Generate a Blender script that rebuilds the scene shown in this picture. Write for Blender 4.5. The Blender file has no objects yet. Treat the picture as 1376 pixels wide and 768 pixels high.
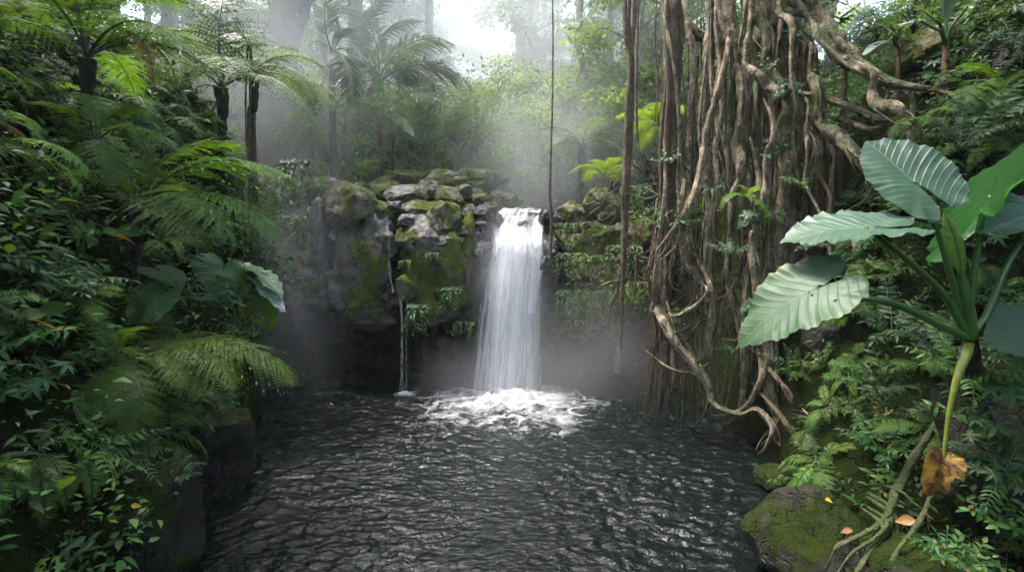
import bpy, bmesh, math, random
import numpy as np
from mathutils import Vector, Matrix, Euler

R = random.Random(11)
NR = np.random.default_rng(11)
COL = bpy.context.scene.collection
SC = bpy.context.scene
rad = math.radians

# ------------------------------------------------------------------ camera geometry
CAM = Vector((0.0, 0.0, 3.5))
PITCH = rad(4.5)
_c, _s = math.cos(PITCH), math.sin(PITCH)


def ray(px, py):
    u, v = (px - 688) / 688.0, (384 - py) / 688.0
    return Vector((u, _c + v * _s, -_s + v * _c))


def W(px, py, Y):
    """point of the place seen at (px, py) of the photograph, Y metres ahead"""
    d = ray(px, py)
    return CAM + d * (Y / d.y)


def proj(p):
    q = Vector(p) - CAM
    t = q.y * _c - q.z * _s
    if t < 0.05:
        return None
    return (688 + 688 * q.x / t, 384 - 688 * (q.y * _s + q.z * _c) / t, t)


# ------------------------------------------------------------------ noise
_T = np.random.default_rng(5).uniform(-1, 1, 4096)


def vn(x, y, z=0.0):
    x, y, z = np.broadcast_arrays(np.asarray(x, float), np.asarray(y, float), np.asarray(z, float))
    xi, yi, zi = np.floor(x).astype(int), np.floor(y).astype(int), np.floor(z).astype(int)
    fx, fy, fz = x - xi, y - yi, z - zi
    fx, fy, fz = [f * f * (3 - 2 * f) for f in (fx, fy, fz)]
    r = 0
    for a in (0, 1):
        for b in (0, 1):
            for c in (0, 1):
                h = ((xi + a) * 73856093 ^ (yi + b) * 19349663 ^ (zi + c) * 83492791)
                h = (h ^ (h >> 13)) * 1274126177
                h = (h ^ (h >> 16)) & 4095
                r = r + _T[h] * (fx if a else 1 - fx) * (fy if b else 1 - fy) * (fz if c else 1 - fz)
    return r


def fbm(x, y, z=0.0, o=4, g=0.5):
    r, a = 0, 1.0
    for i in range(o):
        f = 2.03 ** i
        r = r + a * vn(x * f + 17.3 * i, y * f - 9.1 * i, np.asarray(z) * f + 3.7 * i)
        a *= g
    return r


# ------------------------------------------------------------------ terrain
def xL(y):
    return np.interp(y, [-5, 1, 4, 5.25, 8.7, 10.2, 12.8, 16, 30, 60], [-2.2, -2.4, -3.0, -3.5, -4.7, -5.15, -6.45, -7.0, -7.6, -7])


def xR(y):
    return np.interp(y, [-5, 1, 3, 5.25, 7.5, 9, 10.5, 12.5, 16, 30, 60], [2.0, 1.8, 2.0, 2.6, 4.25, 4.2, 4.0, 3.9, 3.7, 5.5, 6])


def height(x, y, rough=True):
    x, y = np.broadcast_arrays(np.asarray(x, float), np.asarray(y, float))
    dl, dr = xL(y) - x, x - xR(y)
    hl = np.interp(dl, [-.4, 0, .15, .5, 1, 1.6, 2.5, 4, 8, 20, 70], [-1.2, -.3, .6, 1.8, 3.2, 4.6, 5.9, 7.6, 11, 17, 26])
    hw = np.interp(dl, [-.4, 0, .15, .5, 1, 1.6, 2.5, 4, 8, 20, 70], [-1.2, -.3, 2.4, 4.8, 5.8, 6.4, 7.2, 8.6, 12, 18, 26])
    k0 = np.clip((y - 7.4) / 2.2, 0, 1)
    hl = hl * (1 - k0) + hw * k0
    hn = np.interp(dr, [-.4, 0, .3, .8, 1.5, 3, 6, 20, 70], [-1.2, -.3, .1, .5, 1.05, 2.3, 5, 13, 24])
    hf = np.interp(dr, [-.4, 0, .15, .5, 1, 1.6, 2.5, 4, 8, 20, 70], [-1.2, -.3, .9, 2.4, 4.0, 5.3, 6.4, 7.6, 10, 16, 26])
    hv = np.interp(dr, [-.4, 0, .3, .7, 1.5, 3, 8, 20, 70], [-1.2, -.3, 1.6, 3.6, 4.8, 6.3, 10.5, 17, 26])
    k1 = np.clip((y - 5.0) / 2.6, 0, 1)
    k1 = k1 * k1 * (3 - 2 * k1)
    k2 = np.clip((y - 9.8) / 1.6, 0, 1)
    hr = (hn * (1 - k1) + hf * k1) * (1 - k2) + hv * k2
    yb = 14.0 + 0.25 * vn(x * 0.9, 3.1)
    db = y - yb
    hb = np.interp(db, [-.4, 0, .25, .5, 1, 3, 10, 30, 60, 110], [-1.2, -.3, 2.2, 4.0, 4.4, 4.6, 5.4, 8.5, 15, 24])
    hb = hb - 0.35 * np.exp(-((x - 0.15 - 0.25 * np.sin(y * 0.5)) / 0.7) ** 2) * np.clip(db, 0, 1)
    hc = np.interp(-(y - 1.0), [-.6, 0, 1, 2, 6, 20, 40], [-1.2, .2, 1.2, 1.6, 4, 9, 14])
    h = np.maximum(np.maximum(hl, hr), np.maximum(hb, hc))
    if rough:
        k = np.clip((h + 0.4) / 1.2, 0, 1)
        h = h + k * (0.42 * fbm(x * 0.55, y * 0.55, 1.7, 3) + 0.12 * fbm(x * 2.6, y * 2.6, 4.4, 3))
    return h


def hz(x, y):
    return float(height(x, y))


def nrm(x, y, e=0.15):
    gx = (hz(x + e, y) - hz(x - e, y)) / (2 * e)
    gy = (hz(x, y + e) - hz(x, y - e)) / (2 * e)
    return Vector((-gx, -gy, 1)).normalized()


def onground(px, py, y0=2.0, y1=40.0):
    """where the sight line through (px, py) meets the terrain"""
    ys = np.arange(y0, y1, 0.05)
    d = ray(px, py)
    t = ys / d.y
    zz = CAM.z + d.z * t
    hh = height(d.x * t, ys)
    i = np.argmax(hh > zz)
    if hh[i] <= zz[i]:
        i = len(ys) - 1
    return Vector((d.x * t[i], ys[i], float(hh[i])))


# ------------------------------------------------------------------ mesh building
class MB:
    def __init__(self):
        self.v, self.q, self.t, self.uv, self.mq, self.mt, self.n = [], [], [], [], [], [], 0

    def add(self, v, quads=None, tris=None, uv=None, mat=0):
        v = np.asarray(v, np.float32).reshape(-1, 3)
        self.v.append(v)
        self.uv.append(np.zeros((len(v), 2), np.float32) if uv is None else np.asarray(uv, np.float32).reshape(-1, 2))
        if quads is not None and len(quads):
            q = np.asarray(quads, np.int64).reshape(-1, 4) + self.n
            self.q.append(q)
            self.mq.append(np.full(len(q), mat, np.int32))
        if tris is not None and len(tris):
            q = np.asarray(tris, np.int64).reshape(-1, 3) + self.n
            self.t.append(q)
            self.mt.append(np.full(len(q), mat, np.int32))
        self.n += len(v)

    def mesh(self, name, mats, smooth=True):
        me = bpy.data.meshes.new(name)
        v = np.concatenate(self.v)
        uv = np.concatenate(self.uv)
        q = np.concatenate(self.q) if self.q else np.zeros((0, 4), np.int64)
        t = np.concatenate(self.t) if self.t else np.zeros((0, 3), np.int64)
        me.vertices.add(len(v))
        me.vertices.foreach_set('co', v.ravel())
        loops = np.concatenate([q.ravel(), t.ravel()]).astype(np.int32)
        me.loops.add(len(loops))
        me.loops.foreach_set('vertex_index', loops)
        me.polygons.add(len(q) + len(t))
        st = np.concatenate([np.arange(len(q)) * 4, len(q) * 4 + np.arange(len(t)) * 3]).astype(np.int32)
        me.polygons.foreach_set('loop_start', st)
        mi = np.concatenate([np.concatenate(self.mq) if self.mq else np.zeros(0, np.int32),
                             np.concatenate(self.mt) if self.mt else np.zeros(0, np.int32)]).astype(np.int32)
        me.polygons.foreach_set('material_index', mi)
        me.polygons.foreach_set('use_smooth', np.full(len(mi), smooth))
        ul = me.uv_layers.new(name='UVMap')
        ul.data.foreach_set('uv', uv[loops].ravel())
        for m in (mats if isinstance(mats, (list, tuple)) else [mats]):
            me.materials.append(m)
        me.update(calc_edges=True)
        me.validate()
        return me

    def build(self, name, mats, parent=None, smooth=True):
        return link(name, self.mesh(name, mats, smooth), parent)


def link(name, me, parent=None):
    o = bpy.data.objects.new(name, me)
    COL.objects.link(o)
    if parent is not None:
        o.parent = parent
    return o


def tag(o, label=None, cat=None, group=None, kind=None):
    if label:
        o['label'] = label
    if cat:
        o['category'] = cat
    if group:
        o['group'] = group
    if kind:
        o['kind'] = kind
    return o


def thing(name, label, cat, loc=(0, 0, 0), group=None):
    o = bpy.data.objects.new(name, None)
    o.empty_display_size = 0.1
    COL.objects.link(o)
    o.location = loc
    return tag(o, label, cat, group)


def orient(o, up, yaw, scale=1.0):
    up = Vector(up).normalized()
    q = Vector((0, 0, 1)).rotation_difference(up)
    o.rotation_euler = (q @ Euler((0, 0, yaw)).to_quaternion()).to_euler()
    o.scale = (scale,) * 3
    return o


def smoothpath(pts, rr, n):
    """Catmull-Rom through the points, radii alike"""
    P = np.array([list(p) for p in pts], float)
    Rr = np.array(rr if hasattr(rr, '__len__') else [rr] * len(P), float)
    if len(Rr) != len(P):
        Rr = np.interp(np.linspace(0, 1, len(P)), np.linspace(0, 1, len(Rr)), Rr)
    A = np.vstack([2 * P[0] - P[1], P, 2 * P[-1] - P[-2]])
    out, ro = [], []
    m = len(P) - 1
    for k in np.linspace(0, m - 1e-6, n):
        i = int(k)
        t = k - i
        p0, p1, p2, p3 = A[i], A[i + 1], A[i + 2], A[i + 3]
        out.append(0.5 * ((2 * p1) + (-p0 + p2) * t + (2 * p0 - 5 * p1 + 4 * p2 - p3) * t * t + (-p0 + 3 * p1 - 3 * p2 + p3) * t ** 3))
        ro.append(Rr[i] * (1 - t) + Rr[i + 1] * t)
    return np.array(out), np.array(ro)


def tube(mb, pts, rr, sides=7, n=None, mat=0, bump=0.0, bfreq=6.0, ridge=0.0, flat=None):
    n = n or max(4, len(pts) * 4)
    P, Rr = smoothpath(pts, rr, n)
    T = np.gradient(P, axis=0)
    T /= np.linalg.norm(T, axis=1)[:, None] + 1e-9
    a = np.array([0, 0, 1.0]) if abs(T[0][2]) < 0.9 else np.array([1.0, 0, 0])
    N = np.cross(T[0], a)
    N /= np.linalg.norm(N)
    Ns = []
    for i in range(n):
        N = N - T[i] * np.dot(N, T[i])
        N /= np.linalg.norm(N) + 1e-9
        Ns.append(N.copy())
    Ns = np.array(Ns)
    Bs = np.cross(T, Ns)
    th = np.linspace(0, 2 * math.pi, sides, endpoint=False)
    cs, sn = np.cos(th), np.sin(th)
    r = Rr[:, None] * np.ones((1, sides))
    if ridge:
        r = r * (1 + ridge * np.sin(th * 3 + np.linspace(0, 5, n)[:, None] + R.uniform(0, 6)) + 0.6 * ridge * np.sin(th * 5 - np.linspace(0, 7, n)[:, None]))
    V = P[:, None, :] + r[..., None] * (cs[None, :, None] * Ns[:, None, :] + sn[None, :, None] * Bs[:, None, :])
    if bump:
        nn = fbm(V[..., 0] * bfreq, V[..., 1] * bfreq, V[..., 2] * bfreq, 3)
        D = V - P[:, None, :]
        V = V + D * (nn * bump)[..., None]
    ln = np.concatenate([[0], np.cumsum(np.linalg.norm(np.diff(P, axis=0), axis=1))])
    UV = np.stack([np.broadcast_to(th / (2 * math.pi), (n, sides)), np.broadcast_to(ln[:, None], (n, sides))], -1)
    i, j = np.meshgrid(np.arange(n - 1), np.arange(sides), indexing='ij')
    j2 = (j + 1) % sides
    q = np.stack([i * sides + j, i * sides + j2, (i + 1) * sides + j2, (i + 1) * sides + j], -1).reshape(-1, 4)
    Vf = V.reshape(-1, 3)
    # closed ends
    Vf = np.vstack([Vf, P[0], P[-1]])
    UVf = np.vstack([UV.reshape(-1, 2), [[0.5, 0]], [[0.5, ln[-1]]]])
    e = n * sides
    jj = np.arange(sides)
    tr = np.vstack([np.stack([np.full(sides, e), (jj + 1) % sides, jj], -1),
                    np.stack([np.full(sides, e + 1), (n - 1) * sides + jj, (n - 1) * sides + (jj + 1) % sides], -1)])
    mb.add(Vf, q, tr, UVf, mat)


def lance_t(n=4, w=0.17, droop=0.22, fold=0.05, peak=0.42, base=0.0):
    s = np.linspace(0, 1, n + 1)
    hw = w * np.where(s < peak, np.sin(0.5 * math.pi * np.clip(s / peak, 0, 1)) ** 0.8, np.clip(np.cos(0.5 * math.pi * np.clip((s - peak) / (1 - peak), 0, 1)), 0, 1) ** 1.1)
    hw = np.maximum(hw, 0.006)
    z = -droop * s ** 2
    V = []
    for k in range(n + 1):
        V += [(s[k], -hw[k], z[k] + fold * hw[k] / w), (s[k], 0, z[k]), (s[k], hw[k], z[k] + fold * hw[k] / w)]
    F = []
    for k in range(n):
        a = 3 * k
        F += [(a, a + 1, a + 4, a + 3), (a + 1, a + 2, a + 5, a + 4)]
    V = np.array(V)
    return V, np.array(F), np.stack([V[:, 0], V[:, 1] / w * 0.5 + 0.5], -1)


T_LANCE = lance_t(5, 0.155, 0.28)
T_OVATE = lance_t(5, 0.26, 0.22, 0.07, 0.36)
T_THIN = lance_t(4, 0.085, 0.3, 0.03)
T_KITE = lance_t(2, 0.24, 0.1, 0.06, 0.45)
T_PALM = lance_t(3, 0.05, 0.38, 0.012, 0.3)
T_PINNA = lance_t(3, 0.12, 0.2, 0.03, 0.25)


def leaves(mb, P, D, N, L, T, mat=0):
    P, D, N, L = np.asarray(P, float), np.asarray(D, float), np.asarray(N, float), np.asarray(L, float)
    D = D / (np.linalg.norm(D, axis=1)[:, None] + 1e-9)
    S = np.cross(N, D)
    S /= np.linalg.norm(S, axis=1)[:, None] + 1e-9
    N = np.cross(D, S)
    V, F, UV = T
    nv = len(V)
    O = P[:, None, :] + L[:, None, None] * (V[None, :, 0:1] * D[:, None, :] + V[None, :, 1:2] * S[:, None, :] + V[None, :, 2:3] * N[:, None, :])
    Q = (F[None] + (np.arange(len(P)) * nv)[:, None, None]).reshape(-1, 4)
    mb.add(O.reshape(-1, 3), Q, None, np.tile(UV, (len(P), 1)), mat)


def rvec(n, g=NR):
    v = g.normal(size=(n, 3))
    return v / np.linalg.norm(v, axis=1)[:, None]

# ------------------------------------------------------------------ materials
class NT:
    def __init__(self, name):
        self.m = bpy.data.materials.new(name)
        self.m.use_nodes = True
        self.t = self.m.node_tree
        self.t.nodes.clear()
        self.out = self.t.nodes.new('ShaderNodeOutputMaterial')

    def n(self, typ, props=None, **ins):
        d = self.t.nodes.new('ShaderNode' + typ)
        for k, v in (props or {}).items():
            setattr(d, k, v)
        for k, v in ins.items():
            key = int(k[1:]) if k[0] == 'i' and k[1:].isdigit() else k.replace('_', ' ')
            self.set(d.inputs[key], v)
        return d

    def set(self, sock, v):
        if hasattr(v, 'is_output') or isinstance(v, bpy.types.NodeSocket):
            self.t.links.new(v, sock)
        elif isinstance(v, (tuple, list)) and len(v) == 3 and sock.type == 'RGBA':
            sock.default_value = (*v, 1)
        else:
            sock.default_value = v

    def math(self, op, a, b=0.0, c=0.0, clamp=False):
        d = self.n('Math', {'operation': op, 'use_clamp': clamp}, i0=a, i1=b)
        if op in ('MULTIPLY_ADD', 'SMOOTH_MIN', 'COMPARE', 'PINGPONG'):
            self.set(d.inputs[2], c)
        return d.outputs[0]

    def ramp(self, fac, stops, interp='LINEAR'):
        d = self.n('ValToRGB', i0=fac)
        d.color_ramp.interpolation = interp
        e = d.color_ramp.elements
        while len(e) < len(stops):
            e.new(0.5)
        for el, (p, c) in zip(e, stops):
            el.position = p
            el.color = (*c, 1) if hasattr(c, '__len__') else (c, c, c, 1)
        return d.outputs[0]

    def mix(self, f, a, b, blend='MIX'):
        d = self.n('Mix', {'data_type': 'RGBA', 'blend_type': blend})
        self.set(d.inputs[0], f)
        self.set(d.inputs[6], a)
        self.set(d.inputs[7], b)
        return d.outputs[2]

    def noise(self, co, scale, detail=3, rough=0.55, dist=0.0):
        return self.n('TexNoise', Vector=co, Scale=scale, Detail=detail, Roughness=rough, Distortion=dist).outputs[0]

    def pos(self):
        return self.n('NewGeometry').outputs['Position']

    def mapped(self, co, sc):
        return self.n('Mapping', Vector=co, Scale=sc).outputs[0]

    def bump(self, h, strength, dist):
        return self.n('Bump', Strength=strength, Distance=dist, Height=h).outputs[0]

    def pbsdf(self, **k):
        return self.n('BsdfPrincipled', **k).outputs[0]

    def end(self, s):
        self.t.links.new(s, self.out.inputs[0])
        return self.m


def leaf_mat(name, c1, c2, trans=0.32, tcol=None, rough=0.48, spec=0.22, ovar=0.3, dead=None):
    t = NT(name)
    isl = t.n('NewGeometry').outputs['Random Per Island']
    orn = t.n('ObjectInfo').outputs['Random']
    col = t.mix(isl, c1, c2)
    if dead:
        col = t.mix(t.math('GREATER_THAN', isl, 0.985), col, dead)
    n = t.noise(t.pos(), 2.3, 2)
    v = t.math('MULTIPLY_ADD', n, 0.7, 0.65)
    v = t.math('MULTIPLY', v, t.math('MULTIPLY_ADD', orn, ovar * 2, 1 - ovar))
    hs = t.n('HueSaturation', Hue=t.math('MULTIPLY_ADD', orn, 0.035, 0.483), Saturation=1.0, Value=v, Color=col).outputs[0]
    p = t.pbsdf(**{'Base_Color': hs, 'Roughness': rough, 'Specular_IOR_Level': spec})
    tc = t.n('HueSaturation', Hue=0.485, Saturation=1.1, Value=t.math('MULTIPLY', v, 1.5), Color=tcol or col).outputs[0]
    tr = t.n('BsdfTranslucent', Color=tc).outputs[0]
    return t.end(t.n('MixShader', i0=trans, i1=p, i2=tr).outputs[0])


M = {}
M['fern'] = leaf_mat('fern_green', (.042, .105, .014), (.090, .165, .024), .42, (.11, .22, .025))
M['fern_young'] = leaf_mat('young_fern_green', (.075, .140, .018), (.120, .190, .030), .42, (.15, .24, .03))
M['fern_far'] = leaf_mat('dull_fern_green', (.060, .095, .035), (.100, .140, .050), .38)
M['fern_dead'] = leaf_mat('dry_frond_brown', (.16, .085, .02), (.24, .14, .035), .3, rough=.7, spec=.2)
M['leaf'] = leaf_mat('broadleaf_green', (.022, .070, .010), (.066, .130, .022), .34, rough=.46, dead=(.20, .13, .02))
M['leaf_dark'] = leaf_mat('dark_leaf_green', (.012, .042, .010), (.034, .084, .018), .28, rough=.44)
M['leaf_blue'] = leaf_mat('bluish_leaf_green', (.022, .066, .026), (.046, .098, .036), .25, rough=.44)
M['leaf_bright'] = leaf_mat('bright_leaf_green', (.075, .140, .022), (.120, .190, .035), .40, (.14, .22, .03))
M['leaf_tree'] = leaf_mat('tree_leaf_green', (.036, .085, .014), (.085, .145, .026), .38, rough=.45)
M['leaf_yellow'] = leaf_mat('yellow_green_leaf', (.15, .19, .03), (.22, .25, .05), .42, (.24, .26, .04))
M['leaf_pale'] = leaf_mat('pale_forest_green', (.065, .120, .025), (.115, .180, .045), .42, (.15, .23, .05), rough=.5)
M['palm'] = leaf_mat('palm_green', (.050, .085, .030), (.085, .120, .045), .3, rough=.35)
M['fallen'] = leaf_mat('fallen_leaf_orange', (.42, .20, .02), (.55, .30, .04), .25, rough=.55, spec=.3)
M['fallen_brown'] = leaf_mat('fallen_leaf_brown', (.22, .10, .035), (.34, .17, .06), .2, rough=.6, spec=.3)


M['litter'] = leaf_mat('dead_leaf_litter', (.055, .030, .014), (.13, .075, .030), .1, rough=.7, spec=.15)


def stem_mat(name, c, rough=.5):
    t = NT(name)
    n = t.noise(t.pos(), 30, 3)
    col = t.mix(n, tuple(x * .6 for x in c), tuple(x * 1.35 for x in c))
    return t.end(t.pbsdf(Base_Color=col, Roughness=rough))


M['stem'] = stem_mat('green_stem', (.050, .080, .022))
M['stem_brown'] = stem_mat('brown_stem', (.055, .040, .024), .7)
M['rachis'] = stem_mat('fern_stalk', (.045, .050, .020))
M['petiole'] = stem_mat('fleshy_petiole', (.045, .105, .020), .35)
M['petiole_yellow'] = stem_mat('yellow_petiole', (.17, .20, .025), .4)
M['vine'] = stem_mat('vine_brown', (.075, .055, .035), .8)


def bark(name, c1, c2, lichen=0.5, moss=0.3, scale=1.0, mosscol=(.055, .075, .018)):
    t = NT(name)
    p = t.pos()
    uv = t.n('TexCoord').outputs['UV']
    fine = t.noise(t.mapped(p, (1, 1, .35)), 16 * scale, 5, .65)
    wide = t.noise(p, 2.2 * scale, 3)
    col = t.mix(t.ramp(fine, [(.36, 0), (.62, 1)]), c1, c2)
    col = t.mix(t.ramp(wide, [(.35, 0), (.65, .6)]), col, tuple(x * .55 for x in c1))
    sp = t.noise(p, 24 * scale, 3, .6, .3)
    lm = t.ramp(sp, [(.60 - .06 * lichen, 0), (.66 - .06 * lichen, 1)])
    lm = t.math('MULTIPLY', lm, t.ramp(t.noise(p, 1.3, 2), [(.40, 0), (.55, min(1, lichen * 1.6))]))
    if lichen:
        big = t.ramp(t.noise(p, 7 * scale, 4, .6, .4), [(.57, 0), (.63, min(1, lichen * .9))])
        col = t.mix(big, col, tuple(x * 1.35 + .02 for x in c2))
    col = t.mix(t.math('MULTIPLY', lm, .75), col, (.33, .31, .25))
    nz = t.n('SeparateXYZ', Vector=t.n('NewGeometry').outputs['Normal']).outputs
    mm = t.math('ADD', t.noise(p, 3.1 * scale, 4), t.math('MULTIPLY', nz[2], .16))
    mm = t.math('MULTIPLY', t.ramp(mm, [(.60 - .2 * moss, 0), (.72 - .2 * moss, 1)]), min(1, moss * 2))
    col = t.mix(mm, col, t.mix(fine, tuple(x * .6 for x in mosscol), mosscol))
    b = t.bump(t.math('ADD', fine, t.math('MULTIPLY', sp, .5)), 1.0, .05)
    return t.end(t.pbsdf(Base_Color=col, Roughness=.72, Normal=b, Specular_IOR_Level=.35))


M['root'] = bark('pale_banyan_bark', (.080, .058, .034), (.44, .34, .215), .7, .36)
M['root_mossy'] = bark('mossy_banyan_bark', (.075, .056, .030), (.38, .30, .175), .8, .5)
M['root_thin'] = bark('thin_root_bark', (.060, .040, .024), (.20, .14, .08), .2, .2, 2.0)
M['root_fan'] = bark('mossy_dark_root', (.05, .038, .022), (.15, .115, .065), .5, .55)
M['bark_grey'] = bark('grey_bark', (.090, .080, .060), (.22, .20, .16), .5, .3)
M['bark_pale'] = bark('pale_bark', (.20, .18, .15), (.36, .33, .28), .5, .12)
M['bark_dark'] = bark('dark_bark', (.030, .026, .020), (.075, .062, .045), .2, .5)
M['bark_fern'] = bark('fibrous_fern_trunk', (.016, .013, .010), (.050, .038, .026), .0, .25, 2.5)
M['banana_stem'] = bark('banana_stem', (.10, .055, .025), (.20, .13, .05), .0, .25)


def rock_mat(name, c1, c2, moss=0.4, wet=0.0, mosscol=(.060, .082, .016), mscale=1.0, pale=0.0, spec=.35):
    t = NT(name)
    p = t.pos()
    a = t.noise(p, 1.7, 5, .6)
    f = t.noise(p, 9, 6, .68)
    g = t.noise(p, 38, 4, .7)
    col = t.mix(t.ramp(a, [(.32, 0), (.68, 1)]), c1, c2)
    col = t.mix(t.math('MULTIPLY', t.ramp(f, [(.42, 0), (.66, 1)]), .55), col, tuple(x * .42 for x in c1))
    if pale:
        col = t.mix(t.math('MULTIPLY', t.ramp(t.noise(p, 5.1, 5, .7), [(.55, 0), (.66, 1)]), pale), col, (.42, .40, .35))
    # cracks
    wp = t.n('VectorMath', {'operation': 'ADD'}, i0=p, i1=t.n('TexNoise', Vector=p, Scale=3.0, Detail=3).outputs[1]).outputs[0]
    vo = t.n('TexVoronoi', {'feature': 'DISTANCE_TO_EDGE'}, Vector=t.mapped(wp, (1.0, 1.0, .75)), Scale=2.3).outputs[0]
    ck = t.ramp(vo, [(.0, 1), (.035, 0)])
    col = t.mix(t.math('MULTIPLY', ck, .75), col, (.010, .009, .008))
    nz = t.n('SeparateXYZ', Vector=t.n('NewGeometry').outputs['Normal']).outputs
    mm = t.math('ADD', t.math('MULTIPLY_ADD', nz[2], .11, t.noise(p, 1.9 * mscale, 4, .62)), t.math('MULTIPLY', f, .22))
    th = .86 - .42 * moss
    mk = t.ramp(mm, [(max(0, th - .07), 0), (min(1, th + .07), 1)])
    mc = t.mix(t.ramp(g, [(.35, 0), (.65, 1)]), tuple(x * .45 for x in mosscol), tuple(x * 1.25 for x in mosscol))
    mc = t.mix(t.ramp(t.noise(p, 4.3, 3), [(.42, 0), (.62, .7)]), mc, (mosscol[0] * 1.5, mosscol[1] * 1.1, mosscol[2] * 1.1))
    col = t.mix(mk, col, mc)
    rg = t.mix(mk, (.62 - .42 * wet,) * 3, (.9,) * 3)
    # wet tide line just over the water
    zz = t.n('SeparateXYZ', Vector=p).outputs[2]
    tl = t.ramp(t.math('ADD', zz, t.math('MULTIPLY', f, .18)), [(.16, 1), (.30, 0)])
    col = t.mix(t.math('MULTIPLY', tl, .7), col, (.008, .008, .007))
    rg = t.mix(tl, rg, (.18,) * 3)
    h = t.math('ADD', t.math('MULTIPLY', f, .8), t.math('MULTIPLY', g, t.math('MULTIPLY_ADD', mk, .5, .22)))
    h = t.math('SUBTRACT', h, t.math('MULTIPLY', ck, .8))
    b = t.bump(h, 1.0, .08)
    return t.end(t.pbsdf(Base_Color=col, Roughness=rg, Normal=b, Specular_IOR_Level=t.mix(mk, (spec,) * 3, (spec * .3,) * 3)))


M['rock'] = rock_mat('brown_grey_rock', (.085, .078, .064), (.24, .22, .185), .46, .45, pale=.3)
M['rock_mossy'] = rock_mat('moss_covered_rock', (.085, .072, .048), (.19, .16, .105), .74, .1, (.082, .122, .018))
M['rock_brown'] = rock_mat('mossy_brown_rock', (.085, .073, .048), (.22, .19, .128), .56, .3, (.080, .112, .020), pale=.25)
M['rock_wet'] = rock_mat('wet_black_rock', (.014, .014, .015), (.045, .044, .043), .12, .85)
M['rock_grey'] = rock_mat('wet_grey_rock', (.095, .090, .072), (.27, .25, .205), .16, .75, pale=.4)
M['rock_bank'] = rock_mat('dark_bank_boulder', (.010, .0095, .008), (.034, .031, .026), .50, .25, (.024, .040, .006), spec=.25)
M['cliff'] = rock_mat('dark_cliff_rock', (.016, .015, .013), (.045, .041, .034), .45, .4, (.035, .052, .010), spec=.25)
M['soil'] = rock_mat('forest_soil', (.006, .0052, .0036), (.017, .0135, .009), .72, .05, (.016, .028, .006), spec=.08)


def ele_mat(name, c1, c2, vein, trans=.18, rough=.36, spots=False, edge=None):
    """big arrow-shaped leaf: UV holds metres along and across the blade, divided by its length"""
    t = NT(name)
    s = t.n('SeparateXYZ', Vector=t.n('TexCoord').outputs['UV']).outputs
    ay = t.math('ABSOLUTE', s[1])
    w = t.math('ADD', t.math('MULTIPLY_ADD', ay, -.75, s[0]), t.math('MULTIPLY', t.math('MULTIPLY', ay, ay), .45))
    ph = t.math('PINGPONG', t.math('MULTIPLY', w, 1 / .115), 0.5)
    lat = t.ramp(ph, [(.0, 1), (.09, 0)])
    mid = t.ramp(ay, [(.006, 1), (.020, 0)])
    vm = t.math('MAXIMUM', t.math('MULTIPLY', lat, .5), mid)
    n = t.noise(t.n('TexCoord').outputs['UV'], 7, 4)
    col = t.mix(t.ramp(n, [(.3, 0), (.7, 1)]), c1, c2)
    if edge:
        em = t.ramp(t.math('ADD', ay, t.math('MULTIPLY', n, .15)), [(.57, 0), (.66, .8)])
        col = t.mix(em, col, edge)
    col = t.mix(t.math('MULTIPLY', vm, .85), col, vein)
    if spots:
        col = t.mix(t.ramp(t.noise(t.n('TexCoord').outputs['UV'], 26, 3), [(.56, 0), (.62, 1)]), col, (.55, .56, .50))
    h = t.math('ADD', t.math('MULTIPLY', vm, -.6), t.math('MULTIPLY', t.noise(t.n('TexCoord').outputs['UV'], 40, 3), .25))
    p = t.pbsdf(Base_Color=col, Roughness=rough, Normal=t.bump(h, .6, .012), Specular_IOR_Level=.5, Coat_Weight=.05, Coat_Roughness=.35)
    tr = t.n('BsdfTranslucent', Color=t.mix(.5, col, (.06, .20, .02))).outputs[0]
    return t.end(t.n('MixShader', i0=trans, i1=p, i2=tr).outputs[0])


M['ele_pale'] = ele_mat('pale_elephant_ear', (.034, .078, .042), (.054, .104, .058), (.13, .185, .115), .14, .42)
M['ele_torn'] = ele_mat('dark_elephant_ear', (.022, .062, .020), (.040, .092, .032), (.075, .125, .05), .22, .58, edge=(.16, .17, .04))
M['ele_deep'] = ele_mat('deep_green_elephant_ear', (.016, .100, .010), (.024, .130, .014), (.008, .045, .006), .55, .45)
M['ele_left'] = ele_mat('mid_green_elephant_ear', (.055, .130, .035), (.080, .165, .050), (.14, .21, .09), .3, .34)
M['ele_olive'] = ele_mat('olive_elephant_ear', (.075, .095, .010), (.105, .120, .015), (.05, .07, .01), .55, .45)
M['ele_spot'] = ele_mat('speckled_elephant_ear', (.20, .24, .19), (.30, .33, .27), (.10, .14, .06), .1, .3, spots=True)
M['ele_roll'] = ele_mat('rolled_elephant_ear', (.13, .24, .035), (.17, .29, .05), (.05, .11, .015), .4, .35)
M['banana'] = ele_mat('banana_leaf_green', (.10, .21, .03), (.14, .26, .045), (.20, .30, .08), .45, .32)
M['banana_grey'] = ele_mat('greyish_banana_leaf', (.14, .20, .13), (.18, .24, .17), (.22, .28, .18), .2, .3)
M['ele_dead'] = None


def dead_mat():
    t = NT('withered_yellow_leaf')
    p = t.pos()
    n = t.noise(p, 11, 5, .65, .6)
    col = t.ramp(n, [(.36, (.05, .022, .008)), (.45, (.17, .085, .014)), (.55, (.31, .19, .022)), (.68, (.19, .12, .045))])
    pb = t.pbsdf(Base_Color=col, Roughness=.6, Normal=t.bump(t.noise(p, 30, 4), .7, .02))
    tr = t.n('BsdfTranslucent', Color=col).outputs[0]
    return t.end(t.n('MixShader', i0=.25, i1=pb, i2=tr).outputs[0])


M['ele_dead'] = dead_mat()


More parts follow.
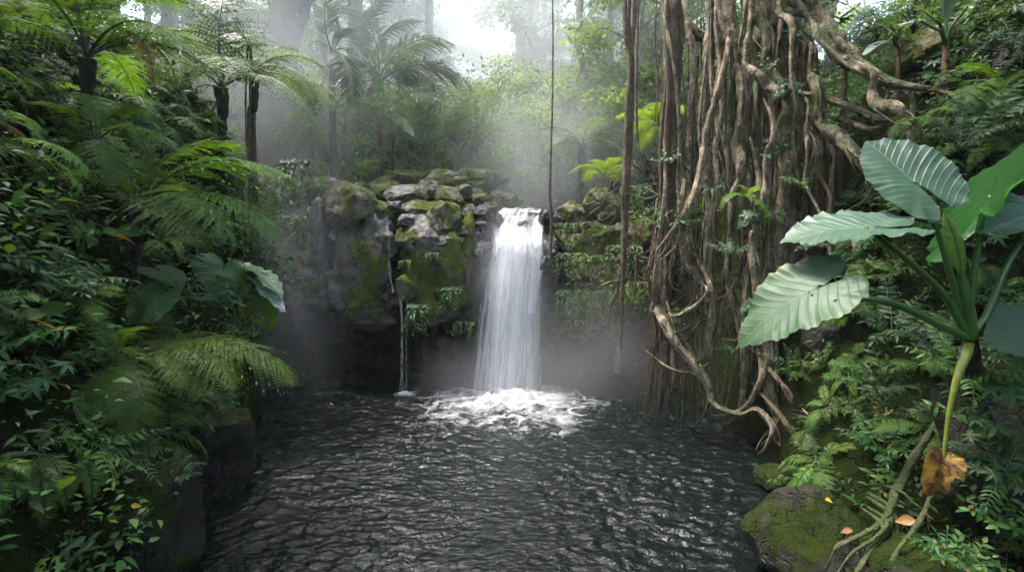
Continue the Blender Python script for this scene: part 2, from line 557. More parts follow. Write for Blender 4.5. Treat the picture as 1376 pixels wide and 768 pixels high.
def water_mat():
    t = NT('dark_green_pool_water')
    p = t.pos()
    h = t.math('ADD', t.noise(t.mapped(p, (1.0, 1.7, 1)), 7, 4, .6, .6), t.math('MULTIPLY', t.noise(p, 26, 3, .6), .3))
    return t.end(t.pbsdf(Base_Color=(.0028, .0050, .0042), Roughness=.10, IOR=1.33, Specular_IOR_Level=.5,
                         Normal=t.bump(h, .6, .06)))


def white_mat(name, kind):
    """falling or churned water: white, streaked along its flow, with gaps"""
    t = NT(name)
    uv = t.n('TexCoord').outputs['UV']
    s = t.n('SeparateXYZ', Vector=uv).outputs
    if kind in ('fall', 'fall_thin'):
        a = t.noise(t.mapped(uv, (26, 1.3, 1)), 1.0, 6, .68, .35)
        b = t.noise(t.mapped(uv, (6, .9, 1)), 1.0, 4, .6, .5)
        c = t.noise(t.mapped(uv, (11, 5.5, 1)), 1.0, 4, .65, .8)
        edge = t.math('SUBTRACT', 1.0, t.math('POWER', t.math('ABSOLUTE', t.math('MULTIPLY_ADD', s[0], 2.0, -1.0)), 2.4))
        k = t.math('ADD', t.math('ADD', t.math('MULTIPLY', a, 1.0), t.math('MULTIPLY', b, 1.1)), t.math('ADD', t.math('MULTIPLY', edge, .34), t.math('MULTIPLY', c, .35)))
        al = t.ramp(t.math('SUBTRACT', k, .9 if kind == 'fall' else 1.06), [(.26, 0.0), (.44, .40), (.74, 1.0)])
    elif kind == 'trickle':
        a = t.noise(t.mapped(uv, (7, 4.0, 1)), 1.0, 4, .65)
        al = t.ramp(a, [(.42, .0), (.72, .55)])
    else:
        fine = t.noise(t.mapped(t.pos(), (1, 1.5, 1)), 16, 4, .65, .6)
        al = t.ramp(t.math('ADD', s[0], t.math('MULTIPLY_ADD', fine, .5, -.25)), [(.02, .0), (.42, .5), (.80, 1)])
    wv = .96 if kind != 'foam' else .72
    col = t.mix(.5, (wv, wv, wv), (wv, wv, wv))
    d = t.pbsdf(Base_Color=col, Roughness=.5, Specular_IOR_Level=.3)
    tr = t.n('BsdfTranslucent', Color=(wv, wv, wv)).outputs[0]
    body = t.n('MixShader', i0=.65, i1=d, i2=tr).outputs[0]
    return t.end(t.n('MixShader', i0=al, i1=t.n('BsdfTransparent').outputs[0], i2=body).outputs[0])


M['water'] = water_mat()
M['fall'] = white_mat('white_falling_water', 'fall')
M['fall_thin'] = white_mat('sparse_falling_water', 'fall_thin')
M['trickle'] = white_mat('thin_falling_water', 'trickle')
M['foam'] = white_mat('white_foam', 'foam')

# ------------------------------------------------------------------ plants
class Frond:
    """fern frond mesh with its tip position, from the stalk's foot at the origin, growing towards +x"""
    def __init__(self, name, mat, seed, L=1.0, a0=65, a1=-55, stalk=.18, pairs=26, W_=.30, bip=True, pn=.030, droop=.35, rr=.010, spread=70, power=1.0, TL_=None):
        g = random.Random(seed)
        n = 60
        s = np.linspace(0, 1, n)
        an = np.radians(a0 + (a1 - a0) * s ** power)
        sway = np.cumsum(np.sin(s * 3 + g.uniform(0, 6)) * .10 * s) / n
        x = np.concatenate([[0], np.cumsum(np.cos(an[:-1])) / n * L])
        z = np.concatenate([[0], np.cumsum(np.sin(an[:-1])) / n * L])
        P = np.stack([x, sway * L, z], -1)
        Tn = np.gradient(P, axis=0)
        Tn /= np.linalg.norm(Tn, axis=1)[:, None]
        mb = MB()
        tube(mb, P[::6].tolist() + [P[-1].tolist()], np.linspace(rr, rr * .25, 11) * L, 5, 30, mat=1)
        if bip:
            mt = MB()
        lp, ld, ln_, ll = [], [], [], []
        for i in range(pairs):
            t = (i + .5) / pairs
            sv = stalk + (1 - stalk) * (1 - (1 - t) ** 1.12)
            k = sv * (n - 1)
            j = min(int(k), n - 2)
            p = P[j] + (P[j + 1] - P[j]) * (k - j)
            T = Tn[j]
            Nn = np.array([-T[2], 0, T[0]])
            prof = (math.sin(math.pi * min(1, (t * .86 + .12)) ** .80)) ** .85
            ang = math.radians(spread - 28 * t)
            for sd in (-1, 1):
                if g.random() < .03:
                    continue
                pl = L * W_ * prof * g.uniform(.88, 1.1)
                side = np.array([0, sd, 0.0])
                d = side * math.sin(ang) + T * math.cos(ang) + Nn * g.uniform(-.06, .12)
                d /= np.linalg.norm(d)
                nn = Nn - d * np.dot(Nn, d)
                nn /= np.linalg.norm(nn)
                if not bip:
                    lp.append(p); ld.append(d); ln_.append(nn + .25 * np.array([g.gauss(0, 1) for _ in range(3)])); ll.append(pl)
                    continue
                # pinna axis curve with droop, pinnules along it
                m = max(4, int(pl / (pn * L)))
                u = np.linspace(0, 1, m)
                dr = droop * g.uniform(.6, 1.3)
                ax = p + pl * (u[:, None] * d + (-dr * u ** 2)[:, None] * np.array([0, 0, 1.0]))
                at = d + (-2 * dr * u)[:, None] * np.array([0, 0, 1.0])
                at /= np.linalg.norm(at, axis=1)[:, None]
                sd2 = np.cross(nn, at)
                sd2 /= np.linalg.norm(sd2, axis=1)[:, None]
                nn2 = np.cross(at, sd2)
                hl = .66 * (1 - stalk) / pairs * L * np.clip(1.15 - u ** 1.6, .18, 1) * min(1, .35 + prof)
                for q in (-1, 1):
                    D = sd2 * q * .9 + at * .45 + nn2 * NR.normal(0, .12, (m, 1))
                    wq = .50 * pn * L / max(float(hl.mean()), 1e-4)
                    leaves(mb, ax, D, nn2 + NR.normal(0, .12, (m, 3)), hl * NR.uniform(.85, 1.12, m),
                           (np.array([(0, 0, 0), (.42, -wq, 0), (1, 0, -.06), (.42, wq, 0)]), np.array([(0, 1, 2, 3)]), np.zeros((4, 2))), 0)
                tp = ax[-1]
                leaves(mb, [tp], [at[-1]], [nn2[-1]], [pl * .08 + .008 * L], T_KITE, 0)
        if not bip:
            leaves(mb, lp, ld, ln_, ll, TL_ or T_PINNA, 0)
            leaves(mb, [P[-1]], [Tn[-1]], [[-Tn[-1][2], 0, Tn[-1][0]]], [L * .07], T_PINNA, 0)
        self.me = mb.mesh(name, [mat, M['rachis']])
        self.tip = P[-1]
        self.len = float(np.linalg.norm(P[-1]))
        self.name = name


FT = [Frond('frond', M['fern'], 1, 1, 58, -40, .20, 22, .30, True, .013, .30),
      Frond('frond', M['fern'], 2, 1, 40, -50, .16, 21, .32, True, .013, .38),
      Frond('frond', M['fern'], 3, 1, 75, -35, .22, 22, .28, True, .013, .28)]
FY = [Frond('frond', M['fern_young'], 4, 1, 45, -45, .12, 20, .33, True, .014, .30),
      Frond('frond', M['fern_young'], 5, 1, 30, -62, .12, 20, .30, True, .014, .36)]
FS = [Frond('frond', M['fern'], 6, 1, 62, -60, .14, 24, .17, False),
      Frond('frond', M['fern'], 7, 1, 45, -70, .12, 26, .19, False),
      Frond('frond', M['fern_young'], 8, 1, 70, -45, .14, 24, .17, False)]
FF = [Frond('frond', M['fern_far'], 9, 1, 55, -45, .16, 17, .30, True, .022, .30, .012),
      Frond('frond', M['fern_far'], 10, 1, 38, -55, .16, 17, .32, True, .022, .36, .012)]
FD = [Frond('frond', M['fern_dead'], 12, 1, -20, -95, .1, 18, .20, True, .018, .5, .009)]
# palm leaf: long, many narrow leaflets
FP = [Frond('frond', M['palm'], 13, 1, 62, -48, .16, 44, .26, False, rr=.012, spread=62, TL_=T_PALM),
      Frond('frond', M['palm'], 14, 1, 35, -60, .16, 44, .28, False, rr=.012, spread=60, TL_=T_PALM)]


def add_frond(f, parent, yaw, pitch, size, base=(0, 0, 0), roll=0.0):
    o = link('frond', f.me, parent)
    o.location = base
    o.rotation_euler = (Euler((0, 0, yaw)).to_matrix() @ Euler((roll, -pitch, 0)).to_matrix()).to_euler()
    o.scale = (size,) * 3
    return o


def frond_to(f, parent, a, b, roll=0.0):
    """a frond from world point a whose tip comes to world point b"""
    a, b = Vector(a), Vector(b)
    d = b - a
    h = math.hypot(d.x, d.y)
    want = math.atan2(d.z, h)
    have = math.atan2(f.tip[2], f.tip[0])
    o = add_frond(f, parent, math.atan2(d.y, d.x), want - have, d.length / f.len, a - Vector(parent.location), roll)
    return o


def fern(name, label, cat, loc, fr, n, size, group=None, up=(0, 0, 1), spread=(.0, .35), yaw0=None, arc=2 * math.pi):
    t = thing(name, label, cat, loc, group)
    y0 = R.uniform(0, 6.28) if yaw0 is None else yaw0 - arc / 2
    U = Vector(up).normalized()
    q = Vector((0, 0, 1)).rotation_difference(U).to_matrix()
    for i in range(n):
        f = R.choice(fr)
        o = link('frond', f.me, t)
        m = q @ Euler((0, 0, y0 + arc * (i + R.uniform(-.3, .3)) / n)).to_matrix() @ Euler((R.uniform(-.15, .15), -R.uniform(-.25, .25) + R.uniform(*spread), 0)).to_matrix()
        o.rotation_euler = m.to_euler()
        o.scale = (size * R.uniform(.75, 1.1),) * 3
    if R.random() < .35:
        o = add_frond(FD[0], t, R.uniform(0, 6.28), R.uniform(-.2, .5), size * R.uniform(.5, .8))
        o['label'] = 'withered brown frond'
    return t


class Plant:
    """a stems mesh and a foliage mesh, shared by every copy of the plant"""
    def __init__(self, st, fo, sm, fm):
        self.st = st.mesh('stems', [sm])
        self.fo = fo.mesh('foliage', [fm])

    def put(self, name, label, cat, loc, size=1.0, up=(0, 0, 1), yaw=None, group=None):
        t = thing(name, label, cat, loc, group)
        orient(t, up, R.uniform(0, 6.28) if yaw is None else yaw, size)
        link('stems', self.st, t)
        link('foliage', self.fo, t)
        return t


def arch(g, h, lean, az, n=8, curl=.5):
    s = np.linspace(0, 1, n)
    out = h * lean * (s + curl * s ** 2.2) / (1 + curl)
    z = h * (s - .30 * lean * s ** 2.5)
    return np.stack([math.cos(az) * out, math.sin(az) * out, z], -1) + np.array([[g.gauss(0, .012) * h * k for _ in range(3)] for k in s])


def shrub_lance(seed, mat, n=10, h=.7, leaf=.17, per=13, T=T_LANCE, sm=None, lean=(.35, 1.15)):
    g = random.Random(seed)
    st, fo = MB(), MB()
    for i in range(n):
        P = arch(g, h * g.uniform(.6, 1.1), g.uniform(*lean), 6.28 * (i + g.uniform(-.3, .3)) / n)
        tube(st, P.tolist(), [.009, .004], 5, 12)
        u = np.linspace(.22, 1, per)
        k = u * (len(P) - 1)
        j = np.minimum(k.astype(int), len(P) - 2)
        p = P[j] + (P[j + 1] - P[j]) * (k - j)[:, None]
        T_ = P[j + 1] - P[j]
        T_ /= np.linalg.norm(T_, axis=1)[:, None]
        S = np.cross(T_, [0, 0, 1.0])
        S /= np.linalg.norm(S, axis=1)[:, None] + 1e-6
        sd = np.where(np.arange(per) % 2, 1, -1)[:, None]
        D = S * sd * .8 + T_ * .55 + NR.normal(0, .22, (per, 3)) + np.array([0, 0, -.1])
        D[-1] = T_[-1]
        N = np.array([0, 0, 1.0]) + .35 * T_ * np.array([1, 1, 0]) + NR.normal(0, .28, (per, 3))
        leaves(fo, p, D, N, leaf * NR.uniform(.65, 1.15, per), T)
    return Plant(st, fo, sm or M['stem'], mat)


def shrub_whorl(seed, mat, n=9, h=.6, leaf=.20, k=7, T=T_LANCE, whorls=2):
    g = random.Random(seed)
    st, fo = MB(), MB()
    for i in range(n):
        P = arch(g, h * g.uniform(.45, 1.15), g.uniform(.3, 1.1), 6.28 * (i + g.uniform(-.3, .3)) / n)
        tube(st, P.tolist(), [.009, .005], 5, 10)
        for w in range(whorls):
            p = P[-1] if w == 0 else P[-1 - 2 * w]
            up = Vector(P[-1] - P[-3]).normalized() * .6 + Vector((0, 0, .7))
            up = np.array(up.normalized())
            a = np.cross(up, [1, .2, 0]); a /= np.linalg.norm(a)
            b = np.cross(up, a)
            th = np.linspace(0, 6.28, k, endpoint=False) + g.uniform(0, 6)
            D = np.cos(th)[:, None] * a + np.sin(th)[:, None] * b + up * .02 + NR.normal(0, .1, (k, 3))
            leaves(fo, np.tile(p, (k, 1)), D, np.tile(up, (k, 1)) + NR.normal(0, .15, (k, 3)), leaf * NR.uniform(.7, 1.1, k) * (1 - .2 * w), T)
    return Plant(st, fo, M['stem'], mat)


def shrub_pinnate(seed, mat, n=9, h=.75, leaf=.17, pairs=8, T=T_LANCE):
    g = random.Random(seed)
    st, fo = MB(), MB()
    for i in range(n):
        P = arch(g, h * g.uniform(.6, 1.1), g.uniform(.6, 1.4), 6.28 * (i + g.uniform(-.35, .35)) / n, 10, .9)
        tube(st, P.tolist(), [.008, .003], 5, 14)
        u = np.linspace(.30, .97, pairs)
        k = u * (len(P) - 1)
        j = np.minimum(k.astype(int), len(P) - 2)
        p = P[j] + (P[j + 1] - P[j]) * (k - j)[:, None]
        T_ = P[j + 1] - P[j]
        T_ /= np.linalg.norm(T_, axis=1)[:, None]
        S = np.cross(T_, [0, 0, 1.0]); S /= np.linalg.norm(S, axis=1)[:, None] + 1e-6
        U = np.cross(S, T_)
        for sd in (-1, 1):
            D = S * sd * .85 + T_ * .5 + NR.normal(0, .08, (pairs, 3)) - U * .12
            leaves(fo, p, D, U + NR.normal(0, .14, (pairs, 3)), leaf * np.sin(math.pi * (u * .72 + .2)) ** .6 * NR.uniform(.9, 1.1, pairs), T)
        leaves(fo, [P[-1]], [T_[-1]], [U[-1]], [leaf * .8], T)
    return Plant(st, fo, M['stem'], mat)


def bush(seed, mat, n=900, leaf=.07, r=(.55, .55, .42), T=T_KITE, stems=9):
    """rounded, loose bush of small leaves in clumps"""
    g = random.Random(seed)
    q = np.random.default_rng(seed)
    st, fo = MB(), MB()
    C = q.normal(size=(22, 3)); C /= np.linalg.norm(C, axis=1)[:, None]
    C = C * q.uniform(.45, 1.0, (22, 1)) * np.array(r) + np.array([0, 0, r[2] * .8])
    C[:, 2] = np.abs(C[:, 2])
    for c in C[:stems]:
        tube(st, [(0, 0, -.1), c * .5 + np.array([0, 0, .1]), c], [.012, .004], 5, 8)
    i = q.integers(0, len(C), n)
    off = q.normal(0, .16, (n, 3)) * np.array(r) / .5
    P = C[i] + off
    D = off + (P - np.array([0, 0, r[2] * .3])) * .4 + q.normal(0, .12, (n, 3)) + np.array([0, 0, -.06])
    N = np.array([0, 0, 1.0]) + q.normal(0, .38, (n, 3)) + .5 * P
    leaves(fo, P, D, N, leaf * q.uniform(.6, 1.3, n), T)
    return Plant(st, fo, M['stem_brown'], mat)


def hanger(seed, mat, n=12, h=.8, leaf=.15, T=T_LANCE):
    """plant hanging down a rock face: strings of drooping leaves, +x away from the rock"""
    g = random.Random(seed)
    st, fo = MB(), MB()
    for i in range(n):
        y0 = g.uniform(-.30, .30)
        L = h * g.uniform(.4, 1.1)
        s = np.linspace(0, 1, 8)
        P = np.stack([.02 + .26 * np.sin(s * 1.9) * g.uniform(.5, 1.1), y0 + .25 * s * g.uniform(-.8, .8), .12 * np.sin(s * 2.5) - L * s ** 1.6], -1)
        tube(st, P.tolist(), [.007, .003], 4, 10)
        m = int(9 + 6 * L)
        k = np.linspace(.1, 1, m) * 6.99
        j = k.astype(int)
        p = P[j] + (P[j + 1] - P[j]) * (k - j)[:, None]
        D = np.stack([NR.uniform(.05, .8, m), NR.normal(0, .55, m), NR.uniform(-.9, .1, m)], -1)
        N = np.array([.6, 0, .8]) + NR.normal(0, .25, (m, 3))
        leaves(fo, p, D, N, leaf * NR.uniform(.6, 1.15, m), T)
    return Plant(st, fo, M['stem'], mat)


K = {}
K['lance'] = [shrub_lance(21, M['leaf']), shrub_lance(22, M['leaf_dark'], 9, .8, .2, 12), shrub_lance(23, M['leaf_blue'], 11, .6, .15, 12)]
K['ovate'] = [shrub_lance(24, M['leaf'], 9, .55, .14, 9, T_OVATE), shrub_lance(25, M['leaf_dark'], 8, .6, .17, 8, T_OVATE)]
K['whorl'] = [shrub_whorl(26, M['leaf_blue']), shrub_whorl(27, M['leaf'], 10, .55, .17, 8), shrub_whorl(28, M['leaf_dark'], 9, .6, .21, 7)]
K['pinnate'] = [shrub_pinnate(29, M['leaf']), shrub_pinnate(30, M['leaf_dark'], 10, .8, .19, 9), shrub_pinnate(31, M['leaf_blue'], 9, .7, .15, 9)]
K['bush'] = [bush(32, M['leaf']), bush(33, M['leaf_tree'], 1100, .06), bush(34, M['leaf_bright'], 900, .07)]
K['hang'] = [hanger(35, M['leaf']), hanger(36, M['leaf_dark'], 12, .9, .17), hanger(37, M['leaf_bright'], 9, .5, .12)]
K['herb'] = [shrub_lance(38, M['leaf'], 5, .22, .10, 5, T_OVATE), shrub_whorl(39, M['leaf_bright'], 4, .2, .09, 5, T_OVATE, 1), shrub_lance(40, M['leaf_dark'], 6, .3, .13, 6)]
K['broad'] = [shrub_lance(42, M['leaf_dark'], 7, .55, .34, 4, T_OVATE), shrub_lance(43, M['leaf'], 6, .5, .38, 4, T_OVATE, None, (.5, 1.3))]
K['yellow'] = [bush(41, M['leaf_yellow'], 900, .09)]


# ------------------------------------------------------------------ elephant ears and other big leaves
def big_leaf(mb, a, tip, nrm_, width=.62, lobes=.42, wave=.009, cup=.10, bend=.16, notch=.10, seed=0, tear=0.0, holes=0):
    g = random.Random(seed)
    a, tip = Vector(a), Vector(tip)
    X = (tip - a)
    L = X.length
    X.normalize()
    Z = Vector(nrm_)
    Z = (Z - X * Z.dot(X)).normalized()
    Y = Z.cross(X)
    nth, nr = 120, 14
    th = np.linspace(-math.pi, math.pi, nth)
    at = np.abs(th)
    deg = np.degrees(at)
    rr = np.interp(deg, [0, 8, 25, 45, 70, 95, 120, 140, 155, 166, 174, 180],
                   [1.0, .93, .80, .71, .655, .64, .62, .585, .52, .40, .22, notch])
    # blade width and lobe length scaled separately
    ox, oy = np.cos(th) * rr, np.sin(th) * rr
    oy = oy * width / .655 * 1.0
    ox = np.where(ox < 0, ox * lobes / .47, ox)
    rim = 1 + .006 * np.sin(th * 37 + 2 * vn(th * 2, seed)) + .045 * vn(th * 2.6 + seed, 0.3)
    if tear:
        rim = rim - tear * np.clip(vn(th * 5.3 + seed * 1.7, 2.2), 0, 1)
    q = np.linspace(0.02, 1, nr)[:, None]
    x, y = ox[None] * q * (1 + (rim[None] - 1) * q ** 2), oy[None] * q * (1 + (rim[None] - 1) * q ** 2)
    w = x - .75 * np.abs(y) + .45 * y * y
    z = cup * (np.abs(y) / width) ** 1.4 - bend * (x.clip(0) ** 2) - bend * 1.1 * (np.abs(y) ** 2.2) - .25 * bend * (-x.clip(-1, 0))
    z = z + wave * np.cos(2 * math.pi * w / .115 + .5 * vn(w * 4, seed)) * q ** 2.5 * (1 + .7 * vn(x * 5 + seed, y * 5)) + .0035 * np.cos(2 * math.pi * w / .115 + .6) * np.clip(q * 1.3, 0, 1) + .05 * q ** 3 * vn(th[None] * 2.2 + seed, .7) + .022 * q ** 4 * np.sin(th[None] * 14 + 3 * vn(th[None] * 2 + seed, 1.7))
    z = z + .02 * fbm(x * 3 + seed, y * 3, 0, 2)
    V = np.array(a)[None, None] + L * (x[..., None] * np.array(X) + y[..., None] * np.array(Y) + z[..., None] * np.array(Z))
    i, j = np.meshgrid(np.arange(nr - 1), np.arange(nth - 1), indexing='ij')
    F = np.stack([i * nth + j, i * nth + j + 1, (i + 1) * nth + j + 1, (i + 1) * nth + j], -1).reshape(-1, 4)
    if holes:
        cx, cy = x[i, j].ravel(), y[i, j].ravel()
        keep = np.ones(len(F), bool)
        for _ in range(holes):
            hx, hy, hr = g.uniform(-.1, .35), g.uniform(-.42, .42), g.uniform(.018, .032)
            keep &= (cx - hx) ** 2 + ((cy - hy) * 1.3) ** 2 > hr ** 2
        F = F[keep]
    ctr = len(V.reshape(-1, 3))
    mb.add(V.reshape(-1, 3), F, None, np.stack([x, y], -1).reshape(-1, 2))


def strap_leaf(mb, pts, w, nrm_, seed=0, fold=.12, tear=.0):
    """banana-like blade along a path"""
    P, Rr = smoothpath(pts, 1.0, 34)
    T = np.gradient(P, axis=0)
    T /= np.linalg.norm(T, axis=1)[:, None]
    N = np.tile(np.array(nrm_, float), (34, 1))
    S = np.cross(N, T)
    S /= np.linalg.norm(S, axis=1)[:, None]
    N = np.cross(T, S)
    s = np.linspace(0, 1, 34)
    hw = w * np.sin(np.clip(s * .93 + .05, 0, 1) * math.pi) ** .55
    u = np.linspace(-1, 1, 11)
    y = hw[:, None] * u[None]
    z = fold * hw[:, None] * (1 - np.abs(u)[None] ** 1.3) * -1 + .06 * hw[:, None] * np.cos(s[:, None] * 40 + np.abs(u)[None] * 2)
    V = P[:, None] + y[..., None] * S[:, None] + z[..., None] * N[:, None]
    Lt = float(np.linalg.norm(np.diff(P, axis=0), axis=1).sum())
    uv = np.stack([np.broadcast_to(s[:, None], y.shape), y / Lt], -1)
    i, j = np.meshgrid(np.arange(33), np.arange(10), indexing='ij')
    F = np.stack([i * 11 + j, i * 11 + j + 1, (i + 1) * 11 + j + 1, (i + 1) * 11 + j], -1).reshape(-1, 4)
    mb.add(V.reshape(-1, 3), F, None, uv.reshape(-1, 2))


def rel(o, pts):
    return [tuple(Vector(p) - Vector(o.location)) for p in pts]


# ------------------------------------------------------------------ rocks
_ICO = {}


def ico(sub):
    if sub not in _ICO:
        bm = bmesh.new()
        bmesh.ops.create_icosphere(bm, subdivisions=sub, radius=1)
        bm.verts.ensure_lookup_table()
        _ICO[sub] = (np.array([v.co[:] for v in bm.verts]), np.array([[v.index for v in f.verts] for f in bm.faces]))
        bm.free()
    return _ICO[sub]


def rock_mesh(mb, c, r, seed, cuts=9, sub=5, rough=.10, rot=0.0, tilt=0.0, soft=1.0, depth=(.58, .90), square=0.0):
    V, F = ico(sub)
    g = random.Random(seed)
    V = V.copy()
    if square:
        m = np.max(np.abs(V), axis=1)[:, None]
        V = V / (m ** square)
    for _ in range(cuts):
        n = Vector((g.gauss(0, 1), g.gauss(0, 1), g.gauss(0, .8))).normalized()
        d = g.uniform(*depth)
        n = np.array(n)
        k = V @ n - d
        V = V - np.where(k > 0, k * soft, 0)[:, None] * n
    o = seed * 7.13
    V = V * (1 + .10 * fbm(V[:, 0] * 1.1 + o, V[:, 1] * 1.1, V[:, 2] * 1.1, 2))[:, None]
    V = V * (1 + rough * fbm(V[:, 0] * 3.2 + o, V[:, 1] * 3.2, V[:, 2] * 3.2, 4))[:, None]
    V = V * np.array(r)
    m = np.array((Euler((tilt, g.uniform(-.08, .08), rot))).to_matrix())
    V = V @ m.T + np.array(c)
    mb.add(V, None, F)


def rock(name, label, c, r, mat, seed, group=None, **k):
    mb = MB()
    rock_mesh(mb, (0, 0, 0), r, seed, **k)
    o = mb.build(name, mat)
    o.location = c
    return tag(o, label, 'boulder' if 'boulder' in name else 'rock', group)


# ------------------------------------------------------------------ trees
def tree_proto(seed, H, r, base, crad, nclump, per, leaf, mat, bk, lean=(0, 0), T=T_KITE, flat=.55, limbs=9):
    g = random.Random(seed)
    q = np.random.default_rng(seed)
    tr, cr = MB(), MB()
    top = np.array([lean[0], lean[1], H])
    pts = [np.array([0, 0, -.6]), np.array([0, 0, 0.])]
    for k in range(1, 6):
        f = k / 5
        pts.append(top * f + np.array([g.gauss(0, .18), g.gauss(0, .18), 0]) * (1 - f * .5) * (H / 9))
    tube(tr, [p.tolist() for p in pts], [r * 1.6, r * 1.15, r * .95, r * .8, r * .62, r * .45, r * .2], 9, 36, bump=.14, bfreq=2.5)
    C = []
    for i in range(limbs):
        f = base + (1 - base) * (i + .5) / limbs
        a = np.array([np.interp(f * 5, range(6), [p[j] for p in pts[1:]]) for j in range(3)])
        az = 2.4 * i + g.uniform(-.5, .5)
        L = crad * (1.15 - .5 * abs(f - .7)) * g.uniform(.7, 1.1)
        e = a + np.array([math.cos(az) * L, math.sin(az) * L, L * g.uniform(.1, .6)])
        mid = (a + e) / 2 + np.array([0, 0, .12 * L])
        tube(tr, [a.tolist(), mid.tolist(), e.tolist()], [r * .38, r * .22, r * .06], 6, 12)
        m = max(1, nclump // limbs)
        for _ in range(m):
            k = g.uniform(.45, 1.05)
            C.append(a + (e - a) * k + np.array([g.gauss(0, .3), g.gauss(0, .3), g.gauss(0, .22)]) * crad * .45)
    C = np.array(C)
    for c in C:
        R_ = crad * g.uniform(.16, .32)
        n = int(per * g.uniform(.6, 1.3))
        off = rvec(n, q) * (q.random((n, 1)) ** .45) * np.array([R_, R_, R_ * flat]) * 1.05
        D = off * np.array([1, 1, .3]) / R_ + q.normal(0, .35, (n, 3)) + np.array([0, 0, -.25])
        N = np.array([0, 0, 1.0]) + q.normal(0, .45, (n, 3))
        leaves(cr, c + off, D, N, leaf * q.uniform(.6, 1.3, n), T)
    return tr.mesh('trunk', [bk]), cr.mesh('crown', [mat])


def put_tree(name, label, proto, loc, size, yaw, group=None, up=(0, 0, 1)):
    t = thing(name, label, 'tree', loc, group)
    orient(t, up, yaw, size)
    link('trunk', proto[0], t)
    link('crown', proto[1], t)
    return t

# ================================================================== THE PLACE
# ------------------------------------------------------------------ ground
def axis(parts):
    out = []
    for a, b, st in parts:
        out.append(np.arange(a, b - 1e-6, st))
    return np.concatenate(out + [[parts[-1][1]]])


gx = axis([(-75, -30, 3.0), (-30, -13, .7), (-13, 12, .13), (12, 30, .7), (30, 75, 3.0)])
gy = axis([(-35, -4, 1.6), (-4, 0, .4), (0, 17, .13), (17, 40, .45), (40, 115, 2.5)])
X_, Y_ = np.meshgrid(gx, gy)
Z_ = height(X_, Y_)
mb = MB()
nx, ny = len(gx), len(gy)
i, j = np.meshgrid(np.arange(ny - 1), np.arange(nx - 1), indexing='ij')
GQ = np.stack([i * nx + j, i * nx + j + 1, (i + 1) * nx + j + 1, (i + 1) * nx + j], -1).reshape(-1, 4)
mb.add(np.stack([X_, Y_, Z_], -1).reshape(-1, 3), GQ)
tag(mb.build('ground', M['soil']), 'dark mossy forest floor rising round the pool', None, None, 'structure')

FALL = np.array([-.1, 11.75])


def wave(x, y):
    d = np.hypot((x - FALL[0]), (y - FALL[1]) * 1.2)
    a = .030 + .055 * np.exp(-(d / 2.2) ** 2)
    wx, wy = x + .25 * vn(x * .8, y * .8, 5.0), y + .25 * vn(x * .8, y * .8, 9.0)
    return a * .80 * (.78 + .6 * vn(x * .55, y * .55, 8.8)) * fbm(wx * 5.6, wy * 9.6, .3, 3, .62) + .35 * a * fbm(wx * 1.5, wy * 2.4, 3.3, 2) + .012 * np.exp(-d / 2.6) * np.sin(11 * d + 2.5 * vn(x * 1.1, y * 1.1)) + .009 * fbm(wx * 10, wy * 17, .7, 2)


gx = np.arange(-9, 7.01, .03)
gy = np.concatenate([np.arange(1.0, 4.0, .1), np.arange(4.0, 14.8, .028)])
X_, Y_ = np.meshgrid(gx, gy)
mb = MB()
nx, ny = len(gx), len(gy)
i, j = np.meshgrid(np.arange(ny - 1), np.arange(nx - 1), indexing='ij')
mb.add(np.stack([X_, Y_, wave(X_, Y_)], -1).reshape(-1, 3), np.stack([i * nx + j, i * nx + j + 1, (i + 1) * nx + j + 1, (i + 1) * nx + j], -1).reshape(-1, 4))
tag(mb.build('water', M['water']), 'dark green rippled water of the pool', None, None, 'structure')

# stream above the lip
gx = np.linspace(0, 1, 16)
gy = np.arange(13.1, 21, .12)
U_, Y_ = np.meshgrid(gx, gy)
xc = .18 + .25 * np.sin(Y_ * .5) * np.clip((Y_ - 13.5) / 2, 0, 1)
X_ = xc + (U_ - .5) * np.interp(Y_, [13.1, 14.5, 21], [1.45, 1.7, 1.2])
Z_ = 4.33 + .045 * (Y_ - 13.1) + .03 * fbm(X_ * 3, Y_ * 3, 2, 3)
mb = MB()
nx, ny = len(gx), len(gy)
i, j = np.meshgrid(np.arange(ny - 1), np.arange(nx - 1), indexing='ij')
mb.add(np.stack([X_, Y_, Z_], -1).reshape(-1, 3), np.stack([i * nx + j, i * nx + j + 1, (i + 1) * nx + j + 1, (i + 1) * nx + j], -1).reshape(-1, 4))
tag(mb.build('stream', M['water']), 'shallow stream feeding the waterfall', None, None, 'structure')

# ------------------------------------------------------------------ cliffs
mb = MB()
rock_mesh(mb, (-3.85, 14.2, 2.95), (3.0, 1.0, 1.15), 3, 14, 6, .16, square=.45)
tag(mb.build('cliff', M['cliff']), 'overhanging dark rock ledge beside the waterfall', None, None, 'structure')
mb = MB()
rock_mesh(mb, (2.75, 13.55, 3.0), (1.95, 1.05, 1.55), 5, 12, 6, .16, square=.4)
tag(mb.build('cliff', M['rock_brown']), 'brown earthy cliff hung with plants beside the waterfall', None, None, 'structure')
mb = MB()
rock_mesh(mb, (.1, 13.95, 1.75), (1.25, .80, 2.62), 8, 16, 6, .17, square=.35)
tag(mb.build('cliff', M['rock_wet']), 'wet black rock face behind the waterfall', None, None, 'structure')


def rk(label, px, py, Y, w, h, mat, seed, dep=None, group=None, name='boulder', **k):
    r = (w * .5 * Y / 688 * 1.06, dep or (w * .5 * Y / 688 * .95), h * .5 * Y / 688 * 1.1)
    return rock(name, label, W(px, py, Y), r, M[mat], seed, group, **k)


